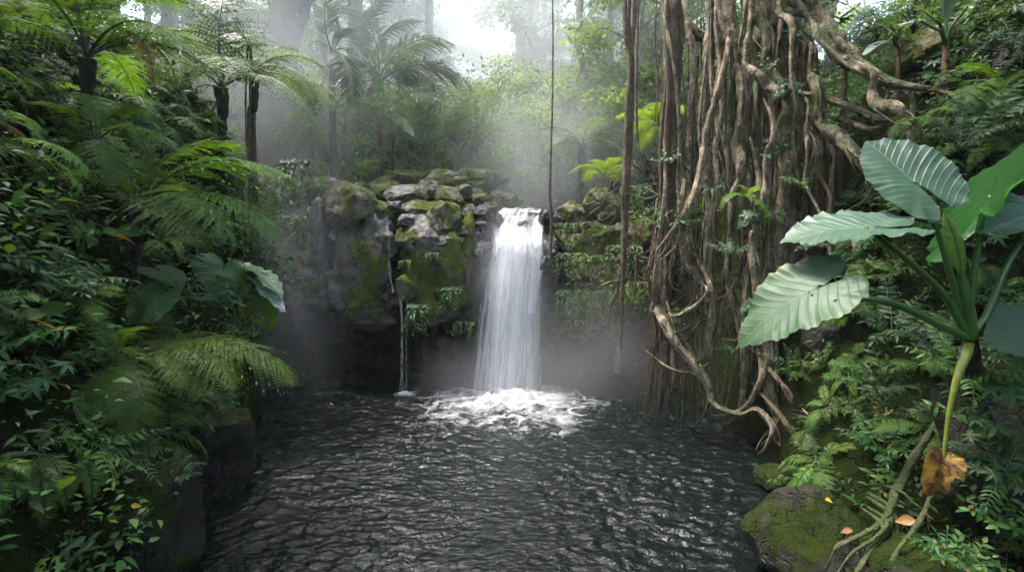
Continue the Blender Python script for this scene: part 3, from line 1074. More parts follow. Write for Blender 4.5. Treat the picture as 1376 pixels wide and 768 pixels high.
GR = 'boulders of the waterfall ledge'
rk('big facetted brown boulder topping the tallest rock column', 474, 277, 12.75, 66, 66, 'rock_brown', 31, .55, GR, square=.2, cuts=7)
rk('tall brown mossy rock column under the facetted boulder', 478, 350, 12.75, 62, 128, 'rock_brown', 32, .5, GR, square=.35, cuts=9)
rk('grey hazy rock column nearest the ferny bank', 436, 335, 13.0, 52, 118, 'rock_grey', 33, .5, GR, square=.4, cuts=9)
rk('pale grey slope of wet rock beside the narrow trickle gap', 507, 325, 12.75, 50, 66, 'rock_grey', 34, .45, GR, square=.15, tilt=.2)
rk('round topped brown boulder above the pale wet slope', 507, 292, 12.85, 46, 42, 'rock_brown', 35, .42, GR, cuts=8)
rk('green moss covered column left of the narrow trickle', 499, 375, 12.6, 48, 112, 'rock_mossy', 36, .45, GR, square=.4)
rk('large domed rock draped with green moss right of the trickle', 570, 362, 12.5, 64, 118, 'rock_mossy', 37, .55, GR, square=.3, cuts=8)
rk('smooth brown crown of the domed mossy rock', 566, 316, 12.45, 66, 44, 'rock', 38, .52, GR, cuts=7)
rk('brown bulging boulder right of the domed mossy rock', 600, 300, 12.6, 56, 50, 'rock_brown', 39, .45, GR, cuts=8)
rk('flat brown slab leaning behind the domed rock', 575, 284, 12.95, 72, 30, 'rock_brown', 40, .45, GR, tilt=.15)
rk('pale cracked ledge under the bulging boulder', 602, 328, 12.5, 46, 26, 'rock_grey', 41, .4, GR)
rk('narrow moss green column below the cracked ledge', 607, 375, 12.5, 42, 116, 'rock_mossy', 42, .4, GR, square=.35)
rk('mossy slanting rock between column and black stones', 630, 335, 12.75, 34, 95, 'rock_mossy', 43, .4, GR, tilt=-.15)
rk('low mossy hump at the foot of the green column', 585, 408, 12.5, 74, 56, 'rock_mossy', 44, .5, GR)
rk('dark overhanging block above the cave, left of the trickle', 500, 425, 12.5, 76, 34, 'rock_bank', 45, .55, GR, square=.2)
rk('wet grey lump where the trickle leaps free', 531, 404, 12.5, 34, 36, 'rock_wet', 46, .4, GR)
rk('mossy grey block at the left end of the ledge', 430, 385, 12.85, 56, 60, 'rock', 47, .5, GR, square=.3)
rk('wet grey boulder below the brown column', 462, 388, 12.65, 42, 52, 'rock_grey', 48, .4, GR)
rk('low pale step beneath the grey hazy column', 418, 352, 12.8, 34, 26, 'rock', 49, .35, GR)
rk('wet sloping slab with light sheen above the ledge', 545, 264, 13.3, 56, 28, 'rock_grey', 50, .5, GR, tilt=.3)
rk('brown block behind the pale sloping slab', 520, 258, 13.8, 52, 30, 'rock_brown', 51, .5, GR)
rk('dark jagged stone above the sheen slab', 575, 256, 13.8, 40, 28, 'rock', 52, .4, GR)
rk('mossy round stone capping the ledge beside the slab', 606, 268, 13.2, 40, 36, 'rock_brown', 53, .4, GR)
rk('tan mossy hump on the rim of the ledge', 590, 245, 14.6, 64, 30, 'rock_brown', 54, .6, GR)
rk('tan mossy mound behind the rim rocks', 540, 243, 15.2, 70, 30, 'rock_brown', 55, .6, GR)
rk('light brown mossy knoll near the ferny bank', 446, 258, 13.8, 60, 36, 'rock_brown', 56, .6, GR)
rk('pale stone behind the facetted boulder', 497, 262, 13.6, 40, 26, 'rock', 57, .4, GR)
rk('large flat topped slab resting upstream of the rim', 641, 247, 15.6, 84, 34, 'rock_brown', 58, .8, GR, square=.45, cuts=6, rough=.05)
rk('dark undercut stone beneath the flat topped slab', 628, 262, 15.0, 60, 26, 'rock', 59, .5, GR)
rk('yellow mossy boulder in front of the flat slab', 655, 272, 14.0, 38, 24, 'rock_brown', 60, .4, GR)
rk('rounded stone at the stream edge by the lip', 684, 270, 14.4, 34, 18, 'rock_brown', 61, .4, GR)
rk('small mossy stone between yellow boulder and lip', 631, 286, 13.2, 30, 22, 'rock', 62, .35, GR)
GS2 = 'small stones wedged between the ledge boulders'
for k, (px, py, Y, w, h, mt) in enumerate([(455, 318, 12.6, 26, 20, 'rock'), (522, 308, 12.6, 18, 22, 'rock_wet'), (548, 296, 12.5, 24, 16, 'rock_grey'), (590, 338, 12.3, 24, 18, 'rock'), (620, 312, 12.6, 22, 24, 'rock_brown'),
                                          (448, 372, 12.55, 24, 22, 'rock_mossy'), (480, 410, 12.4, 30, 24, 'rock_mossy'), (516, 382, 12.4, 20, 26, 'rock_wet'), (545, 388, 12.2, 28, 34, 'rock_mossy'), (596, 396, 12.2, 26, 30, 'rock_mossy'),
                                          (618, 398, 12.4, 22, 30, 'rock_mossy'), (560, 428, 12.4, 44, 24, 'rock_bank'), (610, 436, 12.5, 36, 26, 'rock_bank'), (420, 402, 12.7, 30, 20, 'rock_bank'), (452, 408, 12.6, 30, 20, 'rock_bank'),
                                          (566, 262, 13.1, 26, 16, 'rock_brown'), (622, 258, 13.6, 24, 18, 'rock'), (530, 276, 12.9, 30, 16, 'rock_grey'), (486, 252, 13.3, 22, 14, 'rock'), (648, 302, 12.7, 20, 16, 'rock_wet'),
                                          (630, 365, 12.55, 20, 30, 'rock_wet'), (652, 372, 12.6, 18, 24, 'rock_wet'), (512, 246, 14.6, 34, 18, 'rock_brown'), (612, 240, 15.4, 30, 16, 'rock_brown'), (672, 262, 15.2, 26, 14, 'rock')]):
    near = ['facetted boulder', 'pale wet slope', 'domed rock crown', 'cracked ledge', 'bulging boulder', 'grey column', 'green column foot', 'trickle gap', 'thin trickle', 'mossy column base', 'slanting rock foot', 'cave roof', 'cave roof near the fall', 'left ledge end', 'left cave roof',
            'sheen slab', 'rim stones', 'pale sloping slab', 'pale rim stone', 'black lip block', 'black midway stone', 'spray line', 'tan mound', 'flat topped slab', 'stream edge'][k]
    rk(('small mossy stone' if 'moss' in mt else 'small dark stone' if mt in ('rock_wet', 'rock_bank') else 'small brown stone') + ' wedged by the ' + near, px, py, Y, w, h, mt, 200 + k, None, GS2, name='rock', sub=4, square=.15)
GW = 'wet black stones flanking the waterfall'
rk('shiny black block just left of the lip', 652, 289, 13.05, 36, 26, 'rock_wet', 63, .4, GW, square=.3)
rk('black block under the lip on the left', 646, 313, 12.9, 34, 28, 'rock_wet', 64, .4, GW, square=.3)
rk('glistening black stone midway down the left side', 645, 345, 12.75, 36, 40, 'rock_wet', 65, .4, GW, square=.2)
rk('lower black stone sprayed on the left side', 640, 388, 12.7, 30, 46, 'rock_wet', 66, .38, GW, square=.2)
rk('dark mossy toe of rock at the left of the fall', 628, 425, 12.7, 40, 52, 'rock_bank', 67, .4, GW)
rk('black block just right of the lip', 745, 296, 13.0, 24, 26, 'rock_wet', 68, .35, GW, square=.3)
rk('glistening black stone on the right side of the fall', 738, 334, 12.7, 24, 34, 'rock_wet', 69, .35, GW, square=.2)
rk('tall black rock rib right of the falling water', 744, 378, 12.75, 34, 84, 'rock_wet', 70, .4, GW, square=.3)
rk('dim lower rib of rock right of the fall', 745, 440, 12.9, 40, 70, 'rock_bank', 71, .4, GW)
rk('mossy lump on the right cliff edge above the fall', 772, 292, 13.0, 46, 40, 'rock_brown', 72, .45, GR)
rk('brown boulder below the root tangle on the right cliff', 815, 275, 12.6, 60, 44, 'rock_brown', 73, .5, GR)
rk('small black stone parting the water at the left of the lip', 670, 296, 12.88, 17, 20, 'rock_wet', 74, .22, GW, sub=4)
rk('black stone splitting the strands just under the lip', 702, 303, 12.86, 15, 17, 'rock_wet', 75, .2, GW, sub=4)
rk('black stone notched into the right end of the lip', 731, 291, 12.9, 16, 22, 'rock_wet', 76, .22, GW, sub=4)
rk('wet stone jutting from the left edge of the falling water', 655, 338, 12.55, 20, 26, 'rock_wet', 77, .25, GW, sub=4)
rk('wet stone jutting from the right edge of the falling water', 731, 352, 12.5, 18, 28, 'rock_wet', 78, .25, GW, sub=4)
# pool side boulders
GB = 'mossy boulders at the pool edge'
rk('tall mossy dome at the lower left corner of the pool', 185, 715, 4.6, 150, 185, 'rock_bank', 81, .75, GB, cuts=7, rough=.06)
rk('steep mossy boulder dropping into the water below the bright fern', 282, 602, 6.9, 84, 165, 'rock_bank', 82, .7, GB, square=.35)
rk('dark undercut rock behind the steep mossy boulder', 250, 590, 7.6, 90, 170, 'rock_bank', 83, .6, GB, square=.3)
rk('low shadowed boulder filling the bottom left corner', 70, 770, 4.2, 160, 120, 'rock_bank', 84, .7, GB)
rk('dim boulder in the misty back corner of the left bank', 375, 500, 12.4, 70, 60, 'rock_bank', 85, .6, GB)
rk('broad mossy boulder sloping into the water at the lower right', 1092, 722, 5.0, 175, 120, 'rock_bank', 86, .75, GB, cuts=6, rough=.06)
rk('smaller mossy boulder wedged under the banyan root toes', 1102, 652, 6.0, 82, 74, 'rock_bank', 87, .5, GB)
rk('mossy rock at the bottom edge beside the root fan', 1232, 768, 3.9, 110, 90, 'rock_bank', 88, .45, GB)
rk('dark wet rock in the hollow behind the banyan roots', 1130, 440, 7.6, 90, 130, 'cliff', 89, .6, GB)
rk('half sunk stone at the foot of the root mass', 1045, 640, 7.2, 60, 30, 'rock_bank', 90, .4, GB)
rk('flat ledge of dark rock on the upper right slope', 1330, 88, 7.6, 110, 60, 'rock_bank', 91, .7, GB, square=.45)
rk('mossy block behind the banana stem', 1242, 66, 8.4, 60, 44, 'rock_brown', 92, .6, GB, square=.35)

rk('dark earthy boulder carrying the elephant ear on the right', 1335, 590, 3.95, 150, 250, 'rock_bank', 93, .45, GB, rough=.14)

# ------------------------------------------------------------------ waterfall
fall = thing('waterfall', 'white veil of water dropping from the rock lip into the pool', 'waterfall', (0, 12.1, 0))
rows = [(279, 676, 733, 14.2), (281, 671, 734, 13.3), (288, 664, 735, 13.1), (300, 657, 735, 12.98), (318, 659, 732, 12.86), (334, 659, 731, 12.72),
        (350, 655, 731, 12.62), (380, 651, 729, 12.52), (420, 646, 728, 12.42), (470, 639, 727, 12.3), (532, 630, 726, 12.1)]


def curtain(u0, u1, off, amp, seed, s0=0.0, s1=1.0, uvoff=0.0, mat='fall'):
    mbq = MB()
    rr = np.array(rows, float)
    t = np.linspace(s0, s1, 90)
    k = t * (len(rr) - 1)
    f = [np.interp(k, np.arange(len(rr)), rr[:, c]) for c in range(4)]
    nu = 44
    V, UV = [], []
    u = np.linspace(u0, u1, nu)
    lip = .11 * vn(u * 5.0, 7.7) + .05 * vn(u * 13, 3.1)
    for a in range(90):
        A, B = W(f[1][a], f[0][a], f[3][a]), W(f[2][a], f[0][a], f[3][a])
        near = math.exp(-((t[a] - .2) / .2) ** 2)
        wob = .09 * vn(u * 5 + seed, t[a] * 5, 1.1) * min(1, t[a] * 2 + .3)
        x = A.x + (B.x - A.x) * u + wob
        z = np.full(nu, A.z) + .03 * fbm(u * 9 + seed, t[a] * 3, 2.2, 2) + lip * near
        y = f[3][a] - off - amp * (1 - (2 * u - 1) ** 2) * min(1, t[a] * 3) + .13 * fbm(u * 8 + seed, t[a] * 1.6, seed, 4)
        y = y - .12 * math.exp(-((t[a] - .46) / .10) ** 2) * (1 + vn(u * 6, 2.2))
        V.append(np.stack([x, y, z], -1))
        UV.append(np.stack([np.linspace(0, 1, nu), np.full(nu, t[a] * 2.2 + uvoff)], -1))
    i, j = np.meshgrid(np.arange(89), np.arange(nu - 1), indexing='ij')
    F = np.stack([i * nu + j, (i + 1) * nu + j, (i + 1) * nu + j + 1, i * nu + j + 1], -1).reshape(-1, 4)
    mbq.add(np.array(V).reshape(-1, 3) - np.array(fall.location), F, None, np.array(UV).reshape(-1, 2))
    return mbq.build('curtain', M[mat], fall)


curtain(0, 1, 0.0, .12, 1, mat='fall_thin')
curtain(.06, .95, .10, .14, 2, .30, 1, 3.1)
curtain(.25, .80, .20, .15, 3, .42, 1, 6.7, 'fall_thin')
curtain(-.05, .45, .06, .10, 4, .48, 1, 9.2, 'fall_thin')
curtain(.40, .60, .12, .05, 5, .02, .7, 4.4)
curtain(.03, .30, .10, .05, 6, .05, .75, 12.4)
curtain(.70, .98, .08, .06, 7, .04, .8, 15.1)
curtain(.18, .48, .16, .05, 8, .22, .85, 18.6)
curtain(.60, 1.06, .05, .08, 9, .50, 1, 21.0, 'fall_thin')

trk = thing('trickle', 'thin side trickle falling from the mossy ledge left of the waterfall', 'waterfall', W(539, 520, 12.2))
for lbl, pts, r in [('upper_strand', [W(519, 292, 12.45), W(522, 325, 12.38), W(523, 360, 12.3), W(528, 392, 12.1)], [.02, .03, .026, .02]),
                    ('falling_strand', [W(536, 398, 11.98), W(539, 412, 11.92), W(540, 450, 11.9), W(540, 490, 11.9), W(540, 524, 11.9)], [.020, .026, .026, .032, .05]),
                    ('falling_strand', [W(547, 402, 12.0), W(546, 440, 11.95), W(546, 485, 11.95), W(546, 522, 11.95)], [.009, .012, .012, .02])]:
    mb = MB()
    tube(mb, rel(trk, pts), r, 7, 24, bump=.25, bfreq=7)
    mb.build(lbl, M['trickle'], trk)


def foam_patch(name, label, cx, cy, rx, ry, mound, st=.022, sc=1.0):
    gx, gy = np.arange(-rx, rx, st), np.arange(-ry, ry, st)
    A, B = np.meshgrid(gx, gy)
    Q = np.hypot(A / rx, B / ry)
    x, y = cx + A, cy + B
    wide = fbm(x * 1.3 * sc, y * 1.6 * sc, 4.0, 3)
    wx, wy = x + .22 * vn(x * 2.2, y * 2.2, 6.0), y + .22 * vn(x * 2.2, y * 2.2, 9.0)
    net = fbm(wx * 2.6 * sc, wy * 4.2 * sc, 1.5, 4)
    churn = fbm(x * 5 * sc, y * 8 * sc, 8.0, 4)
    r2 = Q + .20 * wide
    core = 1.05 - r2 / .56 + .28 * churn
    lace = np.exp(-(net / .085) ** 2) * np.clip(1.25 - r2 * 1.35, 0, 1) * np.clip(.75 + .6 * churn, 0, 1)
    arc = np.exp(-((r2 - .62 - .05 * net) / .035) ** 2) * np.clip(.5 + 1.1 * wide, 0, 1) * .8
    f = np.maximum(np.maximum(core, lace), arc)
    f = np.where(Q > .97, 0, f)
    z = wave(x, y) + .010 + mound * np.exp(-(Q / .34) ** 2) * (1 + 1.0 * fbm(x * 4, y * 5, 1, 4)) + (.002 + .035 * np.exp(-(Q / .4) ** 2)) * np.abs(churn)
    ny, nx = A.shape
    i, j = np.meshgrid(np.arange(ny - 1), np.arange(nx - 1), indexing='ij')
    F = np.stack([i * nx + j, i * nx + j + 1, (i + 1) * nx + j + 1, (i + 1) * nx + j], -1)
    F = F[(f[:-1, :-1] > .07)]
    m = MB()
    m.add(np.stack([x, y, z], -1).reshape(-1, 3), F, None, np.stack([np.clip(f, 0, 1), Q], -1).reshape(-1, 2))
    return tag(m.build(name, M['foam']), label, 'foam', None, 'stuff')


foam_patch('foam', 'white churned foam spreading under the waterfall', -.08, 11.25, 3.0, 2.5, .15)
foam_patch('foam', 'small white splash under the thin trickle', -2.55, 11.85, .42, .32, .05, .012, 4.0)

# ------------------------------------------------------------------ banyan
def YB(px):
    return float(np.interp(px, [740, 830, 900, 1000, 1100, 1200, 1300], [11.3, 10.3, 9.6, 8.9, 8.0, 7.0, 6.4]))


ban = thing('banyan_tree', 'huge banyan with pale aerial roots draped down the bank to the pool', 'tree', W(1050, 330, 9.2))
BIG = [  # points in the photograph, widths, depth offset, wrapped strands, material
    ([(898, -30), (901, 40), (903, 120), (901, 200), (899, 280), (897, 340), (895, 400), (893, 450), (892, 515)], [20, 21, 22, 21, 20, 19, 17, 13, 8], 0, 6, 'root_thin', 'bundle'),
    ([(893, 4), (912, 26), (930, 42), (951, 52), (972, 55)], [15, 16, 17, 16, 13], .12, 1, 'root', ''),
    ([(918, -20), (926, 40), (931, 90), (930, 150), (929, 230), (924, 300), (921, 350), (936, 372), (953, 392)], [11, 11, 11, 10, 9, 9, 9, 10, 10], -.05, 2, 'root', ''),
    ([(953, -30), (956, 20), (957, 52), (949, 100), (948, 165), (952, 225), (954, 300), (952, 360), (957, 400)], [18, 19, 20, 17, 16, 17, 14, 9, 6], -.15, 2, 'root', ''),
    ([(966, -30), (973, 20), (982, 46), (992, 80), (996, 137), (995, 203), (1003, 245), (1008, 300), (1006, 350)], [20, 22, 23, 22, 20, 18, 14, 11, 8], -.2, 1, 'root', ''),
    ([(978, 55), (968, 98), (959, 140), (948, 190), (941, 222), (929, 268), (912, 310), (903, 350)], [8, 10, 11, 12, 13, 14, 13, 9], -.35, 1, 'root', ''),
    ([(994, 200), (988, 240), (985, 275), (980, 320)], [13, 11, 9, 5], -.3, 0, 'root', ''),
    ([(1008, -30), (1014, 12), (1026, 50), (1040, 95), (1050, 135), (1054, 180), (1055, 240), (1052, 300), (1046, 350), (1034, 410), (1031, 470), (1036, 520), (1048, 565), (1064, 602), (1078, 618)],
     [20, 20, 21, 20, 20, 19, 20, 22, 24, 25, 24, 22, 19, 15, 10], -.15, 2, 'root_mossy', ''),
    ([(1010, -20), (1012, 35), (1006, 82), (1014, 100), (1030, 113), (1044, 125)], [8, 9, 10, 11, 12, 11], -.45, 0, 'root', ''),
    ([(1030, -10), (1047, 16), (1060, 36), (1064, 70), (1068, 110), (1070, 150)], [8, 8, 8, 7, 7, 5], -.3, 0, 'root', ''),
    ([(1064, -40), (1078, -5), (1099, 26), (1120, 57), (1140, 80), (1168, 94), (1192, 108), (1222, 122), (1252, 130), (1286, 138)], [44, 40, 33, 29, 26, 24, 18, 12, 8, 4], -.1, 2, 'root_mossy', ''),
    ([(1172, 96), (1177, 122), (1187, 138), (1199, 152), (1212, 168), (1224, 190)], [13, 13, 15, 17, 18, 14], -.25, 1, 'root', ''),
    ([(1216, 122), (1219, 142), (1221, 168), (1228, 190)], [6, 6, 7, 5], -.12, 0, 'root', ''),
    ([(1090, 60), (1089, 96), (1094, 135), (1104, 160), (1122, 180), (1142, 200), (1160, 226), (1176, 250)], [12, 15, 17, 19, 21, 20, 17, 12], -.2, 2, 'root_mossy', ''),
    ([(1098, 128), (1126, 136), (1150, 150), (1180, 160), (1204, 158)], [10, 12, 11, 9, 5], -.02, 1, 'root_mossy', ''),
    ([(1100, 156), (1130, 160), (1160, 172), (1184, 172)], [6, 7, 6, 4], .05, 0, 'root', ''),
    ([(1080, 60), (1076, 120), (1078, 190), (1074, 250), (1066, 320), (1060, 400), (1058, 470), (1062, 540)], [24, 22, 20, 18, 18, 16, 13, 8], .25, 3, 'root_mossy', 'bundle'),
    ([(1098, 190), (1100, 230), (1097, 280), (1094, 340), (1092, 400)], [12, 12, 11, 11, 8], .1, 2, 'root_thin', ''),
    ([(1120, 205), (1118, 240), (1116, 300), (1112, 360), (1108, 430)], [9, 9, 8, 8, 6], .1, 1, 'root_thin', ''),
    ([(1040, 170), (1034, 215), (1026, 260), (1018, 290)], [10, 12, 12, 6], -.4, 0, 'root', ''),
    ([(1020, 255), (1018, 320), (1017, 390), (1024, 440), (1031, 490)], [11, 13, 15, 16, 14], -.3, 2, 'root', ''),
    ([(1008, 340), (1005, 380), (1001, 430), (1000, 480), (996, 528), (990, 556)], [8, 11, 12, 12, 11, 8], -.25, 2, 'root_mossy', ''),
    ([(894, 250), (886, 330), (884, 380), (882, 412), (890, 430), (905, 462), (936, 490), (950, 520), (962, 546), (996, 553), (1020, 552), (1034, 572), (1050, 592), (1066, 606)],
     [7, 9, 10, 13, 15, 16, 15, 13, 11, 10, 9, 9, 8, 6], -.45, 2, 'root', ''),
    ([(952, 378), (957, 410), (955, 445), (948, 472), (936, 488)], [10, 11, 11, 10, 7], -.4, 1, 'root', ''),
    ([(919, 250), (918, 300), (920, 345), (930, 368)], [8, 10, 12, 8], -.3, 1, 'root', ''),
    ([(905, 424), (925, 417), (942, 404), (950, 388)], [5, 6, 5, 4], -.5, 0, 'root', ''),
    ([(896, 492), (915, 503), (934, 502), (946, 512)], [4, 5, 5, 4], -.45, 0, 'root', ''),
    ([(905, 440), (907, 470), (904, 515)], [8, 7, 4], -.4, 0, 'root', ''),
    ([(940, 490), (952, 520), (948, 552)], [8, 8, 5], -.35, 1, 'root_mossy', ''),
    ([(1150, 335), (1147, 380), (1141, 420), (1137, 462), (1133, 500)], [9, 10, 10, 8, 6], -.5, 2, 'root', ''),
    ([(1158, 345), (1156, 400), (1160, 450)], [7, 7, 6], -.45, 1, 'root', ''),
    ([(1024, 500), (1014, 530), (1000, 548), (982, 556)], [9, 8, 7, 5], -.35, 0, 'root', ''),
    ([(1050, 560), (1072, 590), (1094, 604), (1112, 612)], [8, 7, 6, 4], -.6, 0, 'root_thin', ''),
    ([(1038, 500), (1060, 530), (1074, 562), (1082, 590)], [9, 8, 6, 4], -.35, 0, 'root', ''),
    ([(1120, 596), (1134, 614), (1150, 626), (1168, 650), (1184, 672)], [5, 7, 7, 6, 4], -1.6, 0, 'root', ''),
    ([(1142, 520), (1132, 548), (1122, 575), (1108, 592), (1096, 606)], [6, 6, 6, 5, 4], -1.2, 1, 'root_thin', ''),
    ([(1176, 470), (1158, 512), (1140, 545), (1124, 560), (1098, 556)], [5, 5, 5, 5, 3], -.9, 0, 'root_thin', ''),
]
for k_ in range(15):     # middling roots that wander, cross and fan out at the foot
    x0 = R.uniform(888, 1108)
    y0 = R.choice([-30, -30, R.uniform(40, 260)]) if x0 < 1075 else R.uniform(110, 260)
    y1 = R.uniform(360, 560)
    n_ = 7
    drift = R.gauss(0, 26)
    ph_ = R.uniform(0, 6.28)
    w0 = R.uniform(4.5, 10.5)
    if y1 - y0 < 130:
        y1 = y0 + 180
    pts = [(x0 + drift * (i / n_) ** 1.4 + 7 * math.sin(ph_ + i * R.uniform(.8, 1.4)), y0 + (y1 - y0) * i / n_) for i in range(n_ + 1)]
    BIG.append((pts, [w0, w0 * 1.1, w0 * .95, w0 * 1.05, w0 * .9, w0, w0 * .8, w0 * .5], R.uniform(-.3, .3), R.choice([0, 1, 2]), R.choice(['root', 'root', 'root_mossy', 'root_thin']), 'fan'))
for pts, wd, off, strands, mat, kind in BIG:
    mb = MB()
    P = [W(x, y, YB(x) + off) for x, y in pts]
    for q_ in range(1, len(P) - 1):
        P[q_] = P[q_] + Vector((R.gauss(0, .028), R.gauss(0, .05), R.gauss(0, .03)))
    rr = np.array([R.uniform(.82, 1.2) for _ in pts]) * np.interp(np.linspace(0, 1, len(pts)), np.linspace(0, 1, len(wd)), wd) * .5 * np.array([p.y for p in P]) / 688
    if pts[-1][1] < 590 and len(pts) > 2:
        P.append(P[-1] + (P[-1] - P[-2]) * .8 + Vector((0, .40, -.05)))
        rr = np.append(rr * np.concatenate([np.ones(len(rr) - 1), [.75]]), rr[-1] * .15)
    if pts[0][1] > 2:
        P.insert(0, P[0] + (P[0] - P[1]) * 1.0 + Vector((0, .55, .1)))
        rr = np.insert(rr * np.concatenate([[.8], np.ones(len(rr) - 1)]), 0, rr[0] * .25)
    core = .80 if strands else 1.0
    tube(mb, rel(ban, P), rr * core * .98, 12, len(P) * 7, bump=.34, bfreq=8, ridge=.12)
    for k in range(strands):
        a0 = R.uniform(0, 6.28)
        tw = R.uniform(-2.5, 2.5)
        Q = []
        for i, p in enumerate(P):
            a = a0 + tw * i / len(P)
            Q.append(p + Vector((math.cos(a) * rr[i], -abs(math.sin(a)) * rr[i] * .8, 0)) * R.uniform(.65, 1.05))
        fr = (.30 if kind == 'bundle' else .24) * R.uniform(.7, 1.3)
        tube(mb, rel(ban, Q), rr * fr + .003, 7, len(P) * 6, bump=.2, bfreq=6)
    if max(y for _, y in pts) > 180 and len(pts) > 4:      # side rootlets that leave and rejoin
        for k in range(3):
            i = R.randrange(1, len(P) - 2)
            Q = [P[i], P[i].lerp(P[i + 1], .6) + Vector((R.uniform(-.18, .18), -R.uniform(0, .15), -.05)), P[min(i + 2, len(P) - 1)] + Vector((R.uniform(-.25, .25), R.uniform(-.1, .1), -.1))]
            tube(mb, rel(ban, Q), [.012, .010, .005], 5, 10, bump=.2)
    if kind in ('fan', 'bundle') or (len(pts) > 6 and pts[-1][1] > 330):      # the foot splits into a fan of rootlets
        e_ = P[-3]
        for k in range(R.choice([3, 4, 5])):
            dx_ = R.gauss(0, .16)
            tube(mb, rel(ban, [P[-4], e_ + Vector((dx_ * .3, -R.uniform(0, .08), 0)), e_ + Vector((dx_, R.uniform(-.12, .1), -R.uniform(.18, .35))), e_ + Vector((dx_ * 1.7, R.uniform(-.15, .15), -R.uniform(.4, .75)))]), [max(.008, rr[-3] * .5), max(.008, rr[-3] * .45), .011, .005], 6, 14, bump=.2)
    mb.build('aerial_root', M[mat], ban)

mb = MB()
tube(mb, rel(ban, [W(1052, 260, 9.35), W(1050, 150, 9.3), W(1046, 60, 9.25), W(1040, -40, 9.3), W(1030, -160, 9.6), W(1010, -330, 10)]), [.25, .36, .46, .62, .85, .8], 20, 40, bump=.22, bfreq=2.6, ridge=.12)
tube(mb, rel(ban, [W(905, -20, 9.9), W(960, -60, 9.6), W(1030, -120, 9.5)]), [.22, .35, .5], 12, 20, bump=.2, bfreq=3)
mb.build('trunk', M['root_mossy'], ban)

mb = MB()
for k in range(100):
    x0 = R.choice([R.uniform(886, 1010), R.uniform(886, 1110), R.uniform(1000, 1110)])
    y0 = R.uniform(-20, 160) if x0 < 1070 else R.uniform(90, 200)
    y1 = R.uniform(300, 560) if x0 > 930 else R.uniform(250, 500)
    off = R.uniform(.05, .7)
    xs = x0 + np.cumsum([0] + [R.gauss(0, 5) for _ in range(5)])
    P = [W(xs[i], y0 + (y1 - y0) * i / 5, YB(x0) + off + R.uniform(-.04, .04)) for i in range(6)]
    r = R.choice([.005, .007, .010, .016]) * R.uniform(.8, 1.3)
    tube(mb, rel(ban, P), [r, r * 1.1, r * .6], 5, 16, bump=.15)
for k in range(150):      # hanging beard of rootlets over the water
    x0 = R.uniform(862, 975)
    y0 = R.uniform(420, 520)
    P = [W(x0 + R.gauss(0, 2), y0, YB(x0) - R.uniform(0, .5))]
    for i in range(3):
        P.append(P[-1] + Vector((R.gauss(0, .03), R.gauss(0, .03), -R.uniform(.1, .38))))
    tube(mb, rel(ban, P), [.006, .004, .002], 4, 9)
for k in range(120):      # tangle running over the rim and knotted in the middle
    if k < 70:
        x0, y0 = R.uniform(800, 905), R.uniform(205, 400)
    else:
        x0, y0 = R.uniform(900, 1000), R.uniform(300, 450)
    P = [W(x0, y0, YB(x0) - R.uniform(-.25, .35))]
    az, el = R.uniform(0, 6.28), R.uniform(-1.2, .1)
    for i in range(4):
        P.append(P[-1] + Vector((math.cos(az) * math.cos(el), math.sin(az) * math.cos(el) * .4, math.sin(el))) * R.uniform(.12, .3))
        az += R.gauss(0, .7)
        el += R.gauss(-.05, .45)
    r = R.choice([.006, .010, .016, .022])
    tube(mb, rel(ban, P), [r, r, r * .5], 6, 18, bump=.2)
tag(mb.build('fine_roots', M['root_thin'], ban), None, None, None, 'stuff')

# unseen banyan crown, spread for its shade high over the pool's right side
def overhead(parent, n, xr, yr, zr, size=(.12, .24)):
    """leaves of an unseen crown put over the scene for its shade, above the picture"""
    m = MB()
    C = np.array([[R.uniform(*xr), R.uniform(*yr), R.uniform(*zr)] for _ in range(70)])
    P = C[NR.integers(0, len(C), n)] + NR.normal(0, .6, (n, 3)) * np.array([1, 1, .5])
    P = P[np.array([(lambda q: q is None or q[1] < -25)(proj(p)) for p in P])]
    leaves(m, P - np.array(parent.location), NR.normal(0, 1, (len(P), 3)) * np.array([1, 1, .4]), np.array([0, 0, 1]) + NR.normal(0, .4, (len(P), 3)), NR.uniform(*size, len(P)), T_KITE)
    return m.build('crown', M['leaf_tree'], parent)


overhead(ban, 12000, (5.4, 11.5), (1, 12.0), (9.5, 13.5))

# hanging vines
def vine(label, strands, Y, leafy=0):
    t = thing('hanging_vine', label, 'vine', W(strands[0][0][-1][0], strands[0][0][-1][1], Y))
    for pts, w in strands:
        mbv = MB()
        tube(mbv, rel(t, [W(x, y, Y + dy) for x, y, dy in [(p + (0,))[:3] for p in pts]]), np.array(w) * .5 * Y / 688, 6, len(pts) * 8, bump=.25, bfreq=9)
        mbv.build('strand', M['root_thin'], t)
    return t


